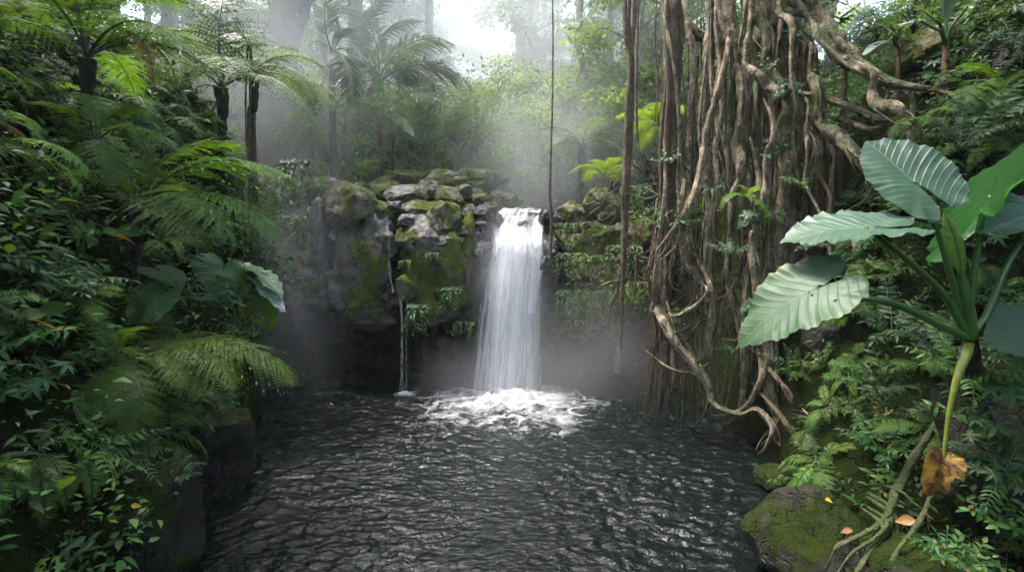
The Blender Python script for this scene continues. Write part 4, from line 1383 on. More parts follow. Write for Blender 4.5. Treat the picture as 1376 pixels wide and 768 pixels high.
vine('long single rope vine hanging from above beside the waterfall', [([(742, -60), (743, 60), (742, 150), (740, 215), (739, 262), (741, 300), (739, 352)], [2.4, 2.4, 2.6, 3.0, 5, 5.5, 3])], 10.6)
vine('thick twisted pair of lianas hanging before the right cliff', [
    ([(838, -60), (841, 40), (847, 80), (843, 150), (840, 240), (838, 330), (835, 430), (834, 470)], [6, 7, 8, 8, 8, 7, 4, 2]),
    ([(855, -60), (852, 30), (848, 70), (845, 130), (844, 210), (842, 300), (838, 380)], [6, 6, 7, 8, 7, 5, 3]),
    ([(846, -60), (846, 40), (851, 100), (849, 180), (846, 240)], [4, 4, 4, 4, 2])], 10.0)
vine('thin pale liana hanging behind the twisted pair', [([(858, -40), (856, 60), (855, 130), (857, 190), (866, 230)], [4, 4, 4, 3, 3])], 11.6)
vine('slender vine swinging between banyan and twisted lianas', [([(884, -30), (880, 60), (889, 140), (886, 215)], [2.5, 2.5, 2.5, 2])], 10.8)
vine('pair of thin misty vines dropping by the left rock wall', [([(333, 60), (330, 130), (331, 205)], [2.5, 2.5, 2]), ([(337, 60), (336, 140), (335, 210)], [3, 3, 2])], 11.0)
vine('slanting pale vine crossing the trunk of the hazy tree fern', [([(296, 128), (285, 150), (272, 172), (266, 186)], [3, 3, 3, 2])], 10.2)

# ------------------------------------------------------------------ elephant ear on the right
ear = thing('elephant_ear', 'giant elephant ear with pale ribbed leaves above the right bank', 'plant', W(1303, 452, 3.3))
gz = onground(1300, 700)
mb = MB()
b0 = W(1303, 452, 3.3)
tube(mb, rel(ear, [b0 + Vector((.74, .72, -.72)), b0 + Vector((.46, .44, -.48)), b0 + Vector((.12, .11, -.15)), b0 + Vector((0, 0, .06))]), [.05, .05, .05, .035], 12, 24, bump=.15, bfreq=9)
mb.build('stalk', M['bark_dark'], ear)


def ear_leaf(parent, mat, att, tip, nr_, petiole, pw, pmat='petiole', label=None, **k):
    m = MB()
    a, t_ = W(*att) - Vector(parent.location), W(*tip) - Vector(parent.location)
    big_leaf(m, a, t_, nr_, **k)
    o = m.build('leaf', M[mat], parent)
    if label:
        o['label'] = label
    if petiole:
        m = MB()
        P = [W(*p) for p in petiole] + [W(*att)]
        tube(m, rel(parent, P), np.array(pw) * .5 * .68 * P[0].y / 688, 9, 26)
        p = m.build('petiole', M[pmat], o)
    return o


base = (1303, 455, 3.3)
ear_leaf(ear, 'ele_pale', (1229, 243, 3.12), (1163, 186, 3.30), (-.25, -.72, .62), [base, (1284, 392, 3.25), (1262, 318, 3.18), (1243, 272, 3.13)], [15, 13, 10, 8, 6],
         label='upright pale leaf facing the pool', width=.62, lobes=.70, bend=.10, seed=1)
ear_leaf(ear, 'ele_pale', (1163, 305, 2.95), (1046, 312, 3.05), (.02, -.30, .95), [base, (1268, 396, 3.2), (1220, 350, 3.08), (1190, 326, 2.99)], [15, 13, 11, 9, 6],
         label='level pale leaf spread over the roots', width=.64, lobes=.62, bend=.12, seed=2)
ear_leaf(ear, 'ele_torn', (1088, 392, 2.85), (983, 449, 2.95), (-.05, -.42, .9), [base, (1262, 436, 3.2), (1200, 408, 3.05), (1140, 399, 2.93)], [15, 14, 11, 9, 6],
         label='drooping leaf with holes and yellowed rim', width=.58, lobes=.52, bend=.20, seed=3, holes=5)
ear_leaf(ear, 'ele_deep', (1331, 262, 3.25), (1372, 168, 3.65), (.05, .62, .78), [base, (1306, 390, 3.3), (1318, 318, 3.28)], [15, 12, 9, 6],
         label='deep green leaf seen from below', width=.66, lobes=.46, bend=.10, seed=4)
ear_leaf(ear, 'ele_pale', (1404, 284, 3.35), (1322, 302, 3.2), (-.1, -.35, .93), [base, (1325, 425, 3.3), (1356, 352, 3.3), (1388, 306, 3.33)], [16, 14, 11, 8, 6], width=.5, lobes=.5, bend=.14, seed=5)
ear_leaf(ear, 'ele_torn', (1392, 440, 3.25), (1340, 456, 3.1), (-.1, -.65, .75), None, None, width=.55, lobes=.5, bend=.2, seed=6)
# young rolled leaf: a spindle of overlapping edges
mb = MB()
P, Rr = smoothpath([W(1291, 372, 3.22), W(1287, 350, 3.21), W(1280, 322, 3.2), (W(1273, 300, 3.2)), W(1268, 286, 3.2)], [.012, .055, .066, .045, .006], 40)
th = np.linspace(0, 2 * math.pi * 1.25, 40)
V, UV = [], []
for k in range(40):
    rr = Rr[k] * (1 - .45 * th / th[-1]) * (1 + .04 * np.cos(k * 1.15 + th))
    V.append(np.stack([P[k][0] + rr * np.cos(th + 3.6), P[k][1] + rr * np.sin(th + 3.6) * .7, P[k][2] + 0 * th], -1))
    UV.append(np.stack([np.full(40, k / 39.), (th / th[-1] - .1)], -1))
i, j = np.meshgrid(np.arange(39), np.arange(39), indexing='ij')
mb.add(np.array(V).reshape(-1, 3) - np.array(ear.location), np.stack([i * 40 + j, i * 40 + j + 1, (i + 1) * 40 + j + 1, (i + 1) * 40 + j], -1).reshape(-1, 4), None, np.array(UV).reshape(-1, 2))
o = mb.build('leaf', M['ele_roll'], ear)
o['label'] = 'young leaf still rolled into a bright green spindle'
mb = MB()
tube(mb, rel(ear, [W(*base), W(1302, 420, 3.25), W(1296, 388, 3.22), W(1289, 355, 3.21)]), [.045, .035, .026, .014], 9, 20)
mb.build('petiole', M['petiole'], o)
# withered hanging leaf
mb = MB()
big_leaf(mb, W(1266, 616, 3.15) - Vector(ear.location), W(1247, 672, 3.12) - Vector(ear.location), (-.45, -.85, .2), width=.38, lobes=.22, bend=.5, cup=.45, wave=.008, seed=31, tear=.4)
o = mb.build('leaf', M['ele_dead'], ear)
o['label'] = 'withered yellow brown leaf hanging on its stalk'
mb = MB()
tube(mb, rel(ear, [W(1303, 462, 3.3), W(1299, 474, 3.22), W(1287, 505, 3.18), W(1277, 545, 3.17), W(1271, 585, 3.16), W(1268, 616, 3.15)]), [.026, .030, .022, .014, .010, .008], 9, 30)
mb.build('petiole', M['petiole_yellow'], o)

# ------------------------------------------------------------------ elephant ears on the left bank
el = thing('elephant_ear', 'dark green elephant ear leaning out of the left bank foliage', 'plant', W(232, 440, 6.3))
ear_leaf(el, 'ele_left', (204, 404, 6.0), (168, 432, 5.85), (-.1, -.75, .65), [(232, 440, 6.3), (222, 420, 6.2), (210, 402, 6.05)], [6, 5, 4, 3], width=.95, lobes=.95, bend=.12, seed=11,
         label='broad mid green leaf tilted to the viewer')
ear_leaf(el, 'ele_deep', (218, 366, 6.2), (246, 382, 6.1), (.5, -.2, .8), [(232, 440, 6.3), (226, 400, 6.25)], [6, 5, 3], width=.7, lobes=.6, seed=12)
el2 = thing('elephant_ear', 'shaded elephant ear with overhanging olive leaves by the misty gap', 'plant', W(318, 440, 7.0))
ear_leaf(el2, 'ele_deep', (300, 362, 6.9), (292, 398, 6.6), (0, .5, .86), [(318, 440, 7.0), (312, 400, 6.95)], [5, 4, 3], width=.85, lobes=.5, bend=.05, seed=13, label='rounded shaded leaf seen from below')
ear_leaf(el2, 'ele_left', (336, 362, 6.9), (384, 388, 6.7), (.25, .1, .95), [(318, 440, 7.0), (326, 395, 6.95)], [5, 4, 3], width=.45, lobes=.4, bend=.16, seed=14, label='arched leaf reaching over the gap')
ear_leaf(el2, 'ele_spot', (345, 377, 6.85), (386, 415, 6.6), (.45, -.35, .8), [(318, 440, 7.0), (332, 400, 6.95)], [5, 4, 3], width=.24, lobes=.12, bend=.10, seed=15, label='narrow leaf mottled white')
ear_leaf(el2, 'ele_olive', (338, 392, 6.9), (327, 430, 6.85), (.25, -.85, .3), [(318, 440, 7.0), (330, 410, 6.95)], [4, 3, 2], width=.42, lobes=.3, bend=.1, seed=16, label='olive leaf hanging straight down')
ear_leaf(el2, 'ele_olive', (348, 402, 6.85), (366, 446, 6.8), (-.15, -.9, .3), [(318, 440, 7.0), (340, 425, 6.95)], [4, 3, 2], width=.5, lobes=.3, bend=.12, seed=17, label='olive brown leaf hanging lowest')

# ------------------------------------------------------------------ tree ferns
def tree_fern(label, crown, foot, w, fr, specs, n_rand, size, Ycr, seed=0, spread=(-.1, .3)):
    c = W(*crown)
    f = W(*foot) if len(foot) == 3 else foot
    gnd = Vector((f.x, f.y, min(f.z, hz(f.x, f.y)) - .1))
    t = thing('tree_fern', label, 'fern', gnd)
    m = MB()
    tube(m, rel(t, [gnd, f, f.lerp(c, .5) + Vector((.02, 0, 0)), c]), [w * 1.15, w, w * .95, w * 1.25], 12, 30, bump=.30, bfreq=9)
    m.build('trunk', M['bark_fern'], t)
    for fi, tx, ty, tY in specs:
        frond_to(fr[fi % len(fr)], t, c, W(tx, ty, tY))
    for k in range(n_rand):
        o = add_frond(R.choice(fr), t, 6.28 * (k + R.uniform(-.3, .3)) / n_rand + seed, R.uniform(*spread), size * R.uniform(.8, 1.1), c - gnd)
    return t


tf = tree_fern('tall dark tree fern arching over the top left corner', (117, 78, 6.6), (114, 150, 6.7), .078, FT, [
    (1, 308, 84, 6.9), (0, 262, 8, 7.6), (2, 196, -70, 6.2), (0, 30, -40, 6.0), (1, -40, 40, 6.3), (0, 128, -120, 7.2), (1, 238, 62, 5.9)], 4, 1.7, 6.6)
add_frond(FD[0], tf, -.5, .1, 1.0, W(172, 44, 6.5) - Vector(tf.location))['label'] = 'dry brown frond hanging limp'
add_frond(FD[0], tf, .4, -.1, .8, W(190, 50, 6.6) - Vector(tf.location))['label'] = 'dry yellowed frond hanging limp'
tree_fern('tree fern with long bright fronds reaching over the mid left bank', (184, 282, 6.6), (180, 370, 6.7), .062, FT, [
    (1, 388, 238, 6.7), (1, 374, 324, 6.4), (0, 330, 196, 7.2), (0, 298, 320, 5.9), (2, 150, 150, 6.6), (1, 40, 240, 6.2), (0, 90, 170, 7.0), (1, 250, 330, 5.7)], 3, 1.4, 6.6, 1.0)
tree_fern('hazy tree fern with reddish stalks beneath the leaning trunk', (298, 118, 10.2), (296, 190, 10.3), .10, FF, [
    (0, 205, 60, 10.4), (0, 358, 62, 10.8), (1, 412, 150, 9.8), (0, 300, -10, 11.0), (1, 236, 150, 9.6)], 5, 2.3, 10.2, .4)
tree_fern('silvery tree fern frond cluster fading into mist behind', (342, 96, 11.6), (338, 190, 11.8), .09, FF, [(1, 428, 138, 11.2), (0, 400, 70, 12.2), (1, 300, 140, 11.2)], 5, 2.2, 11.6, 1.2)
tree_fern('pale tree fern standing misty above the right rim', (782, 196, 14.5), (780, 262, 14.6), .09, FF, [(1, 730, 215, 14.0), (1, 722, 176, 14.6), (0, 842, 172, 14.4), (1, 838, 206, 13.9)], 6, 1.7, 14.5, .9)
tree_fern('small misty tree fern upstream beside the twin trunks', (700, 205, 19), (699, 250, 19), .09, FF, [(1, 660, 228, 18.6), (1, 742, 226, 18.6)], 7, 1.8, 19, .2)

# hero ground ferns on the left bank
def hero_fern(label, crown, fr, specs, n=0, size=.8, cat='fern'):
    g_ = onground(crown[0], crown[1], 2.2).y - .10 if crown[0] < 420 and crown[1] > 390 else 99
    dY = min(0, g_ - crown[2])
    c = W(crown[0], crown[1], crown[2] + dY)
    t = thing('fern', label, cat, c)
    for fi, tx, ty, tY in specs:
        frond_to(fr[fi % len(fr)], t, c, W(tx, ty, tY + dY * .9))
    for k in range(n):
        add_frond(R.choice(fr), t, 6.28 * k / max(n, 1) + R.uniform(-.4, .4), R.uniform(-.1, .5), size * R.uniform(.8, 1.1))
    return t


hero_fern('pale green fern arching over the water from the left bank', (212, 478, 5.6), FY, [(1, 396, 514, 5.5), (0, 345, 490, 5.9), (1, 318, 520, 5.1), (0, 300, 452, 6.2), (1, 248, 520, 5.0)], 3, .8)
hero_fern('large fern drooping down the dark left bank in front', (158, 486, 4.7), FT, [(1, 172, 598, 4.3), (1, 118, 560, 4.3), (1, 196, 570, 4.35), (0, 92, 520, 4.6)], 2, .7)
hero_fern('drooping sword fern low on the left bank', (52, 610, 4.0), FS, [(1, 62, 706, 3.75), (0, 28, 690, 3.75), (1, 92, 680, 3.8), (0, 10, 640, 3.9)], 3, .42)
hero_fern('smaller yellowing sword fern beside the drooping one', (112, 618, 4.2), FS, [(1, 126, 676, 4.0), (2, 98, 668, 4.0), (0, 142, 652, 4.1)], 2, .35)
hero_fern('sword fern cut off by the left picture edge', (-10, 640, 4.0), FS, [(1, 22, 664, 3.9), (0, 18, 640, 3.9), (1, 6, 690, 3.8)], 3, .4)
hero_fern('bushy fern clump above the yellow hanging leaf', (100, 408, 5.4), FY, [(1, 150, 398, 5.2), (0, 60, 400, 5.2), (1, 134, 430, 5.0), (0, 80, 440, 5.1)], 4, .5)
hero_fern('bright fern fans below the shaded leaves of the gap', (218, 502, 5.6), FY, [(1, 128, 476, 5.3), (1, 270, 530, 5.2)], 3, .6)
hero_fern('fern with dark stalks between the two big tree ferns', (130, 190, 6.4), FT, [(1, 60, 160, 6.2), (1, 232, 200, 6.2), (0, 196, 152, 6.6), (1, 150, 250, 5.9), (0, 92, 236, 6.0)], 3, 1.0)
hero_fern('light green fern lit by mist on the right rim', (812, 238, 12.2), [Frond('frond', M['fern_young'], 15, 1, 55, -45, .14, 20, .30, True, .04, .3)], [], 9, 1.0)
hero_fern('bright fern behind the banyan root curtain', (886, 170, 12.6), FY, [(0, 850, 150, 12.4), (1, 935, 150, 12.6)], 8, 1.2)
hero_fern('fern tuft sprouting among the banyan roots', (1004, 268, 8.3), FS, [(0, 968, 284, 8.1), (1, 1030, 300, 8.0)], 6, .5)
hero_fern('dark fern fronds spread high on the right slope', (1345, 128, 6.6), FT, [(1, 1278, 150, 6.2), (1, 1330, 176, 6.0), (0, 1376, 96, 6.4)], 4, .9)
hero_fern('low dark fern below the banana stem', (1240, 172, 6.6), FS, [(1, 1200, 190, 6.3), (0, 1262, 160, 6.4), (1, 1290, 168, 6.4)], 5, .55)

# ------------------------------------------------------------------ banana plants
def banana(label, foot, top, w, blades):
    f, tp = W(*foot), W(*top)
    gnd = Vector((f.x, f.y, min(f.z, hz(f.x, f.y)) - .1))
    t = thing('banana_plant', label, 'plant', gnd)
    m = MB()
    tube(m, rel(t, [gnd, f, f.lerp(tp, .5), tp]), [w * 1.2, w, w * .85, w * .55], 10, 20, bump=.06)
    m.build('stem', M['banana_stem'], t)
    for mat, pts, bw, nn in blades:
        m = MB()
        strap_leaf(m, rel(t, [W(*p) for p in pts]), bw, nn, R.random())
        o = m.build('leaf', M[mat], t)
        m = MB()
        tube(m, rel(t, [tp - Vector((0, 0, .1)), tp.lerp(W(*pts[0]), .6) + Vector((0, 0, .03)), W(*pts[0]), W(*pts[1])]), [.03, .022, .016, .010], 7, 14)
        m.build('petiole', M['petiole'], o)
    return t


banana('banana plant with reddish stem and upright leaves on the right slope', (1271, 122, 7.6), (1271, 50, 7.6), .06, [
    ('banana_grey', [(1272, 22, 7.6), (1276, -20, 7.6), (1276, -70, 7.5)], .12, (0, -1, .1)),
    ('banana', [(1258, 28, 7.5), (1238, 12, 7.4), (1215, 2, 7.3)], .07, (.3, -.5, .8)),
    ('banana', [(1284, 30, 7.5), (1300, 8, 7.4), (1320, -30, 7.3)], .09, (-.3, -.5, .8)),
    ('banana_grey', [(1258, 40, 7.4), (1236, 28, 7.2), (1206, 34, 7.0)], .07, (0, -.3, .95))])
banana('leafy banana sapling in front of the buttress root with bright blades', (1136, 86, 8.3), (1126, 52, 8.2), .04, [
    ('banana', [(1120, 40, 8.1), (1134, 24, 8.0), (1150, 8, 7.9)], .22, (-.2, -.6, .75)),
    ('banana_grey', [(1132, 22, 8.0), (1156, 4, 7.9), (1190, -16, 7.7)], .16, (-.3, -.6, .7)),
    ('banana', [(1112, 40, 8.1), (1106, 30, 8.0), (1098, 24, 7.9)], .12, (.2, -.7, .7)),
    ('banana', [(1134, 56, 8.0), (1146, 64, 7.8), (1152, 84, 7.6)], .08, (.2, -.5, .8))])
banana('broad leaved sapling between rock ledge and banana stem', (1208, 72, 8.2), (1204, 52, 8.1), .03, [
    ('banana', [(1204, 46, 8.1), (1196, 36, 8.0), (1194, 20, 8.0)], .13, (.1, -.8, .6)),
    ('banana_grey', [(1212, 36, 8.0), (1232, 26, 7.9), (1250, 30, 7.8)], .10, (0, -.4, .9)),
    ('banana_grey', [(1196, 54, 8.0), (1176, 60, 7.8), (1160, 74, 7.6)], .06, (0, -.5, .9))])
banana('tall banana leaf standing in mist behind the palm stems', (512, 180, 16), (512, 150, 16), .08, [
    ('banana', [(512, 145, 15.9), (508, 125, 15.8), (504, 100, 15.7)], .22, (-.2, -.9, .3)),
    ('banana_grey', [(518, 150, 15.9), (535, 160, 15.6), (556, 182, 15.3)], .2, (0, -.4, .9))])

# fallen leaves
def fallen(label, px, py, Y, size, mat, nn=(0, -.6, .8), az=0.0):
    m = MB()
    leaves(m, [(0, 0, 0)], [(math.cos(az), math.sin(az) * .5, -.2)], [nn], [size], lance_t(6, .30, .3, .14, .4))
    o = m.build('fallen_leaf', M[mat])
    o.location = W(px, py, min(Y, onground(px, py, 2.2).y - .06) if px < 400 else Y)
    return tag(o, label, 'leaf')


fallen('round yellow leaf on dark rock, lowest on the left bank', 144, 696, 3.9, .085, 'fallen', (0, -1, .3), 1.2)
fallen('orange leaf lying on the mossy dome of rock', 176, 678, 4.0, .07, 'fallen', (0, -.9, .5), .3)
fallen('pale orange leaf split in two above the mossy dome', 176, 668, 4.3, .06, 'fallen', (.2, -.9, .4), 2.0)
fallen('yellow leaf hanging in the ferns of the left bank', 113, 412, 4.9, .13, 'fallen', (.1, -1, .2), 1.4)
fallen('orange curled leaf on top of the broad boulder', 1109, 671, 4.75, .10, 'fallen', (0, -.4, .9), .2)
fallen('orange leaf on the roots, rightmost of a pair', 1162, 712, 4.35, .09, 'fallen', (0, -.5, .8), .1)
fallen('reddish leaf lying beside the orange one on the roots', 1146, 712, 4.35, .10, 'fallen_brown', (0, -.5, .8), 2.6)
fallen('small reddish leaf tucked under the lowest root', 1146, 740, 4.1, .07, 'fallen_brown', (0, -.6, .8), .5)
fallen('upright yellow leaf sliver on the boulder by the roots', 1136, 714, 4.4, .05, 'fallen', (.6, -.8, .2), 1.4)
fallen('brown dry leaf caught under the withered elephant ear leaf', 1244, 690, 3.4, .15, 'fallen_brown', (.2, -.7, .6), 1.0)
fallen('curled brown leaf behind the withered leaf stalk', 1230, 698, 3.5, .12, 'fallen_brown', (-.2, -.7, .6), 2.5)
fallen('pinkish brown leaf resting in the shrubs below the torn leaf', 1160, 507, 4.6, .10, 'fallen_brown', (.2, -.8, .5), .8)
fallen('brown leaf low among shrubs over the dark hollow', 1174, 552, 4.6, .09, 'fallen_brown', (.2, -.8, .5), .1)
fallen('yellow leaf afloat near the misty left corner of the pool', 442, 542, 11.0, .12, 'fallen', (0, -.1, 1), .4)

# root fan at the lower right
fan = thing('tree_root', 'woody root fan gripping the boulder at the lower right', 'root', W(1195, 700, 4.3))
for pts, w in [([(1262, 560, 4.9), (1240, 596, 4.7), (1218, 636, 4.5), (1202, 668, 4.35), (1194, 690, 4.3)], [10, 12, 12, 13, 12]),
               ([(1196, 682, 4.3), (1182, 704, 4.25), (1158, 718, 4.2), (1128, 732, 4.1), (1120, 742, 4.1)], [10, 9, 8, 7, 4]),
               ([(1196, 690, 4.28), (1188, 716, 4.2), (1168, 742, 4.05), (1150, 772, 3.9)], [11, 10, 10, 8]),
               ([(1200, 690, 4.28), (1206, 720, 4.2), (1204, 760, 4.05)], [8, 8, 7]),
               ([(1210, 660, 4.32), (1226, 674, 4.2), (1246, 690, 4.1)], [6, 5, 4]),
               ([(1192, 700, 4.22), (1176, 722, 4.12), (1146, 742, 4.0)], [7, 7, 5]),
               ([(1280, 600, 4.4), (1258, 650, 4.2), (1236, 700, 4.0), (1206, 740, 3.9), (1190, 780, 3.8)], [7, 8, 8, 7, 6]),
               ([(1186, 706, 4.2), (1180, 740, 4.1), (1186, 775, 3.95)], [6, 6, 5])]:
    m = MB()
    P = [W(*p) for p in pts]
    P = [P[0] + (P[0] - P[1]) * .5 + Vector((0, .3, -.1))] + P + [P[-1] + (P[-1] - P[-2]) * .5 + Vector((0, .05, -.15))]
    w = [w[0] * .8] + w + [w[-1] * .4]
    tube(m, rel(fan, P), np.array(w) * .5 * .8 * P[1].y / 688, 9, 34, bump=.3, bfreq=9, ridge=.1)
    m.build('root', M['root_fan'], fan)
LM = [('the tall dark tree fern', 115, 120), ('the long fronded tree fern', 190, 290), ('the dark elephant ear of the left bank', 210, 400), ('the olive hanging leaves', 345, 420), ('the pale arching fern', 300, 478),
      ('the large drooping fern', 150, 540), ('the low sword ferns', 70, 640), ('the mossy dome of rock', 205, 700), ('the steep mossy boulder', 300, 600), ('the hazy tree fern', 300, 130), ('the leaning dark trunk', 385, 60),
      ('the yellow hanging leaf', 113, 412), ('the grey rock column', 436, 335), ('the banyan buttress root', 1150, 100), ('the banana stem', 1270, 100), ('the upright pale leaf', 1215, 225), ('the level pale leaf', 1150, 305),
      ('the torn drooping leaf', 1070, 405), ('the elephant ear stalks', 1300, 420), ('the withered yellow leaf', 1255, 640), ('the broad mossy boulder', 1090, 710), ('the woody root fan', 1190, 700),
      ('the banyan root toes', 1060, 590), ('the upper right rock ledge', 1330, 88), ('the deep green leaf', 1340, 230), ('the palm fronds', 540, 90), ('the white trunk', 781, 60), ('the twisted lianas', 845, 200),
      ('the misty tree fern on the right rim', 790, 195), ('the waterfall lip', 700, 285), ('the flat topped slab', 641, 247), ('the forked sapling', 640, 180), ('the tall straight tree', 573, 120), ('the rope vine', 741, 200),
      ('the banyan root curtain', 960, 200), ('the facetted boulder', 474, 277), ('the lower right picture corner', 1340, 720), ('the upper left picture corner', 20, 30)]
USED = {}


def describe(kind, p, size=0):
    q = proj(p)
    if q is None:
        return kind + ' growing outside the picture'
    best = min(LM, key=lambda l: math.hypot(l[1] - q[0], (l[2] - q[1])))
    dx, dy = q[0] - best[1], q[1] - best[2]
    d_ = math.hypot(dx, dy)
    if d_ < 22:
        r = 'just beside'
    else:
        v_ = '' if abs(dy) < abs(dx) * .45 else ('below' if dy > 0 else 'above')
        h_ = '' if abs(dx) < abs(dy) * .45 else ('right of' if dx > 0 else 'left of')
        r = ('close ' if d_ < 48 else '' if d_ < 85 else 'well ') + (v_ + ' and ' + h_ if v_ and h_ else v_ or h_)
    if size:
        pxs = size * 688 / q[2]
        k_ = 'little ' + kind if pxs < 42 else 'big ' + kind if pxs > 92 else kind
        if len((k_ + ' ' + r + ' ' + best[0]).split()) <= 16:
            kind = k_
    if len(f'{kind} {r} {best[0]}'.split()) > 16:
        r = r.replace('close ', '').replace('well ', '')
    if len(f'{kind} {r} {best[0]}'.split()) > 16:
        r = r.split(' and ')[0]
    lab = f'{kind} {r} {best[0]}'
    return lab




# ------------------------------------------------------------------ background forest
TP = [tree_proto(51, 11, .20, .12, 2.6, 80, 70, .22, M['leaf_tree'], M['bark_grey']),
      tree_proto(52, 13, .24, .2, 2.9, 90, 70, .24, M['leaf_tree'], M['bark_dark']),
      tree_proto(53, 8, .16, .25, 2.0, 54, 70, .18, M['leaf'], M['bark_grey']),
      tree_proto(54, 12, .14, .3, 2.1, 60, 64, .22, M['leaf_tree'], M['bark_pale'], (.8, 0)),
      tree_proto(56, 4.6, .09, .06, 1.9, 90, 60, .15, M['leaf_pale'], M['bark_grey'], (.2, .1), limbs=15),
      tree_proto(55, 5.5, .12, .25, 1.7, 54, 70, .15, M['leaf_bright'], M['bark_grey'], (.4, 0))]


def at_ground(px, Y):
    x = (px - 688) / 688 * Y
    return Vector((x, Y, hz(x, Y)))


def lone_trunk(label, pts, w, mat, crown=None, name='tree'):
    P = [W(*p) for p in pts]
    g0 = Vector((P[0].x, P[0].y, min(P[0].z, hz(P[0].x, P[0].y)) - .2))
    t = thing(name, label, 'tree', g0)
    m = MB()
    rr = np.array(w) * .5 * np.array([p.y for p in P]) / 688
    tube(m, rel(t, [g0] + P), [rr[0] * 1.2] + rr.tolist(), 14, 50, bump=.14, bfreq=2.5, ridge=.05)
    m.build('trunk', M[mat], t)
    if crown:
        c = MB()
        n = crown
        top = np.array(P[-1]) - np.array(g0)
        C = top + rvec(26) * (NR.random((26, 1)) ** .4) * np.array([2.6, 2.6, 1.3])
        ii = NR.integers(0, 26, n)
        Q = C[ii] + rvec(n) * (NR.random((n, 1)) ** .5) * .85
        leaves(c, Q, NR.normal(0, 1, (n, 3)) * [1, 1, .5] - np.array([0, 0, .3]), np.array([0, 0, 1]) + NR.normal(0, .4, (n, 3)), NR.uniform(.12, .26, n), T_KITE)
        c.build('crown', M['leaf_tree'], t)
    return t


lone_trunk('thick dark trunk leaning right behind the hazy tree fern', [(374, 130, 15.5), (377, 75, 15.6), (386, 30, 15.8), (398, -10, 16), (415, -120, 16.5), (430, -230, 17)], [46, 46, 45, 46, 42, 26], 'bark_dark', 2600)
lone_trunk('slim trunk leaning behind the thick dark one', [(446, 120, 16.5), (436, 70, 16.6), (426, 20, 16.8), (418, -60, 17)], [10, 9, 8, 7], 'bark_grey', 1200)
lone_trunk('tall straight tree rising above the palm, pale stem swollen at foot', [(566, 190, 22), (571, 160, 22), (574, 120, 22), (576, 60, 22), (577, -20, 22), (578, -90, 22)], [24, 18, 14, 11, 9, 7], 'bark_grey', 1500)
lone_trunk('slender white trunk on the right rim over the bright shrub', [(787, 118, 16.5), (783, 90, 16.5), (778, 60, 16.5), (779, 20, 16.5), (780, -50, 16.5), (776, -120, 16.5)], [10, 9, 9, 9, 9, 6], 'bark_pale', 1500)
lone_trunk('pale twin trunk in haze, left one of the pair upstream', [(697, 190, 25), (698, 120, 25), (700, 50, 25), (702, -40, 25)], [16, 14, 13, 11], 'bark_grey', 1900)
lone_trunk('pale twin trunk in haze, right one of the pair upstream', [(713, 190, 25.5), (712, 120, 25.5), (714, 60, 25.5), (710, -40, 25.5)], [13, 12, 11, 10], 'bark_grey', 1900)
lone_trunk('forked sapling leaning right above the flat slab', [(628, 226, 19), (634, 200, 19), (646, 172, 19), (655, 146, 19.2)], [9, 9, 8, 5], 'bark_dark', 700)
lone_trunk('short pale trunk beside the tall straight tree', [(540, 170, 23), (538, 130, 23), (541, 80, 23), (539, 20, 23), (539, -60, 23)], [11, 9, 8, 8, 6], 'bark_grey', 1400)
lone_trunk('dim trunk rising behind the hanging palm fronds', [(484, 150, 20), (480, 90, 20), (478, 30, 20), (480, -60, 20)], [24, 20, 19, 16], 'bark_grey', 1600)
lone_trunk('far slim trunk near the left picture edge of the haze', [(290, 60, 17), (288, 20, 17), (286, -60, 17)], [18, 16, 14], 'bark_grey', 1600)

# palm with long feathery fronds
pg = W(494, 168, 17)
g0 = Vector((pg.x - .2, 17, hz(pg.x - .2, 17) - .2))
palm = thing('palm_tree', 'palm with long feathery fronds drooping into the misty gap', 'palm', g0)
m = MB()
pc = W(508, 112, 16.8)
tube(m, rel(palm, [g0, W(486, 170, 17), W(496, 140, 16.9), pc]), [.3, .26, .22, .16], 10, 24, bump=.2, bfreq=5)
m.build('trunk', M['bark_dark'], palm)
for fi, tx, ty, tY in [(0, 612, 62, 16.0), (1, 634, 118, 16.4), (0, 566, 30, 17.6), (1, 448, 84, 16.4), (0, 470, 10, 17.4), (1, 584, 118, 15.6), (0, 420, 40, 17.0), (0, 530, -10, 17), (1, 470, 140, 15.8)]:
    frond_to(FP[fi], palm, pc, W(tx, ty, tY), R.uniform(-.3, .3))
p2 = W(446, 70, 14.4)
g0 = Vector((p2.x - .1, 14.4, hz(p2.x - .1, 14.4) - .2))
palm = thing('palm_tree', 'young palm with narrow upright fronds left of the feathery one', 'palm', g0)
m = MB()
tube(m, rel(palm, [g0, g0.lerp(p2, .6), p2]), [.12, .1, .08], 8, 14, bump=.2)
m.build('trunk', M['bark_dark'], palm)
for fi, tx, ty, tY in [(0, 480, 40, 14.2), (0, 430, 0, 14.4), (1, 500, 96, 14.0), (1, 410, 60, 13.8), (0, 462, -20, 15), (1, 470, 140, 13.6)]:
    frond_to(FP[fi], palm, p2, W(tx, ty, tY))

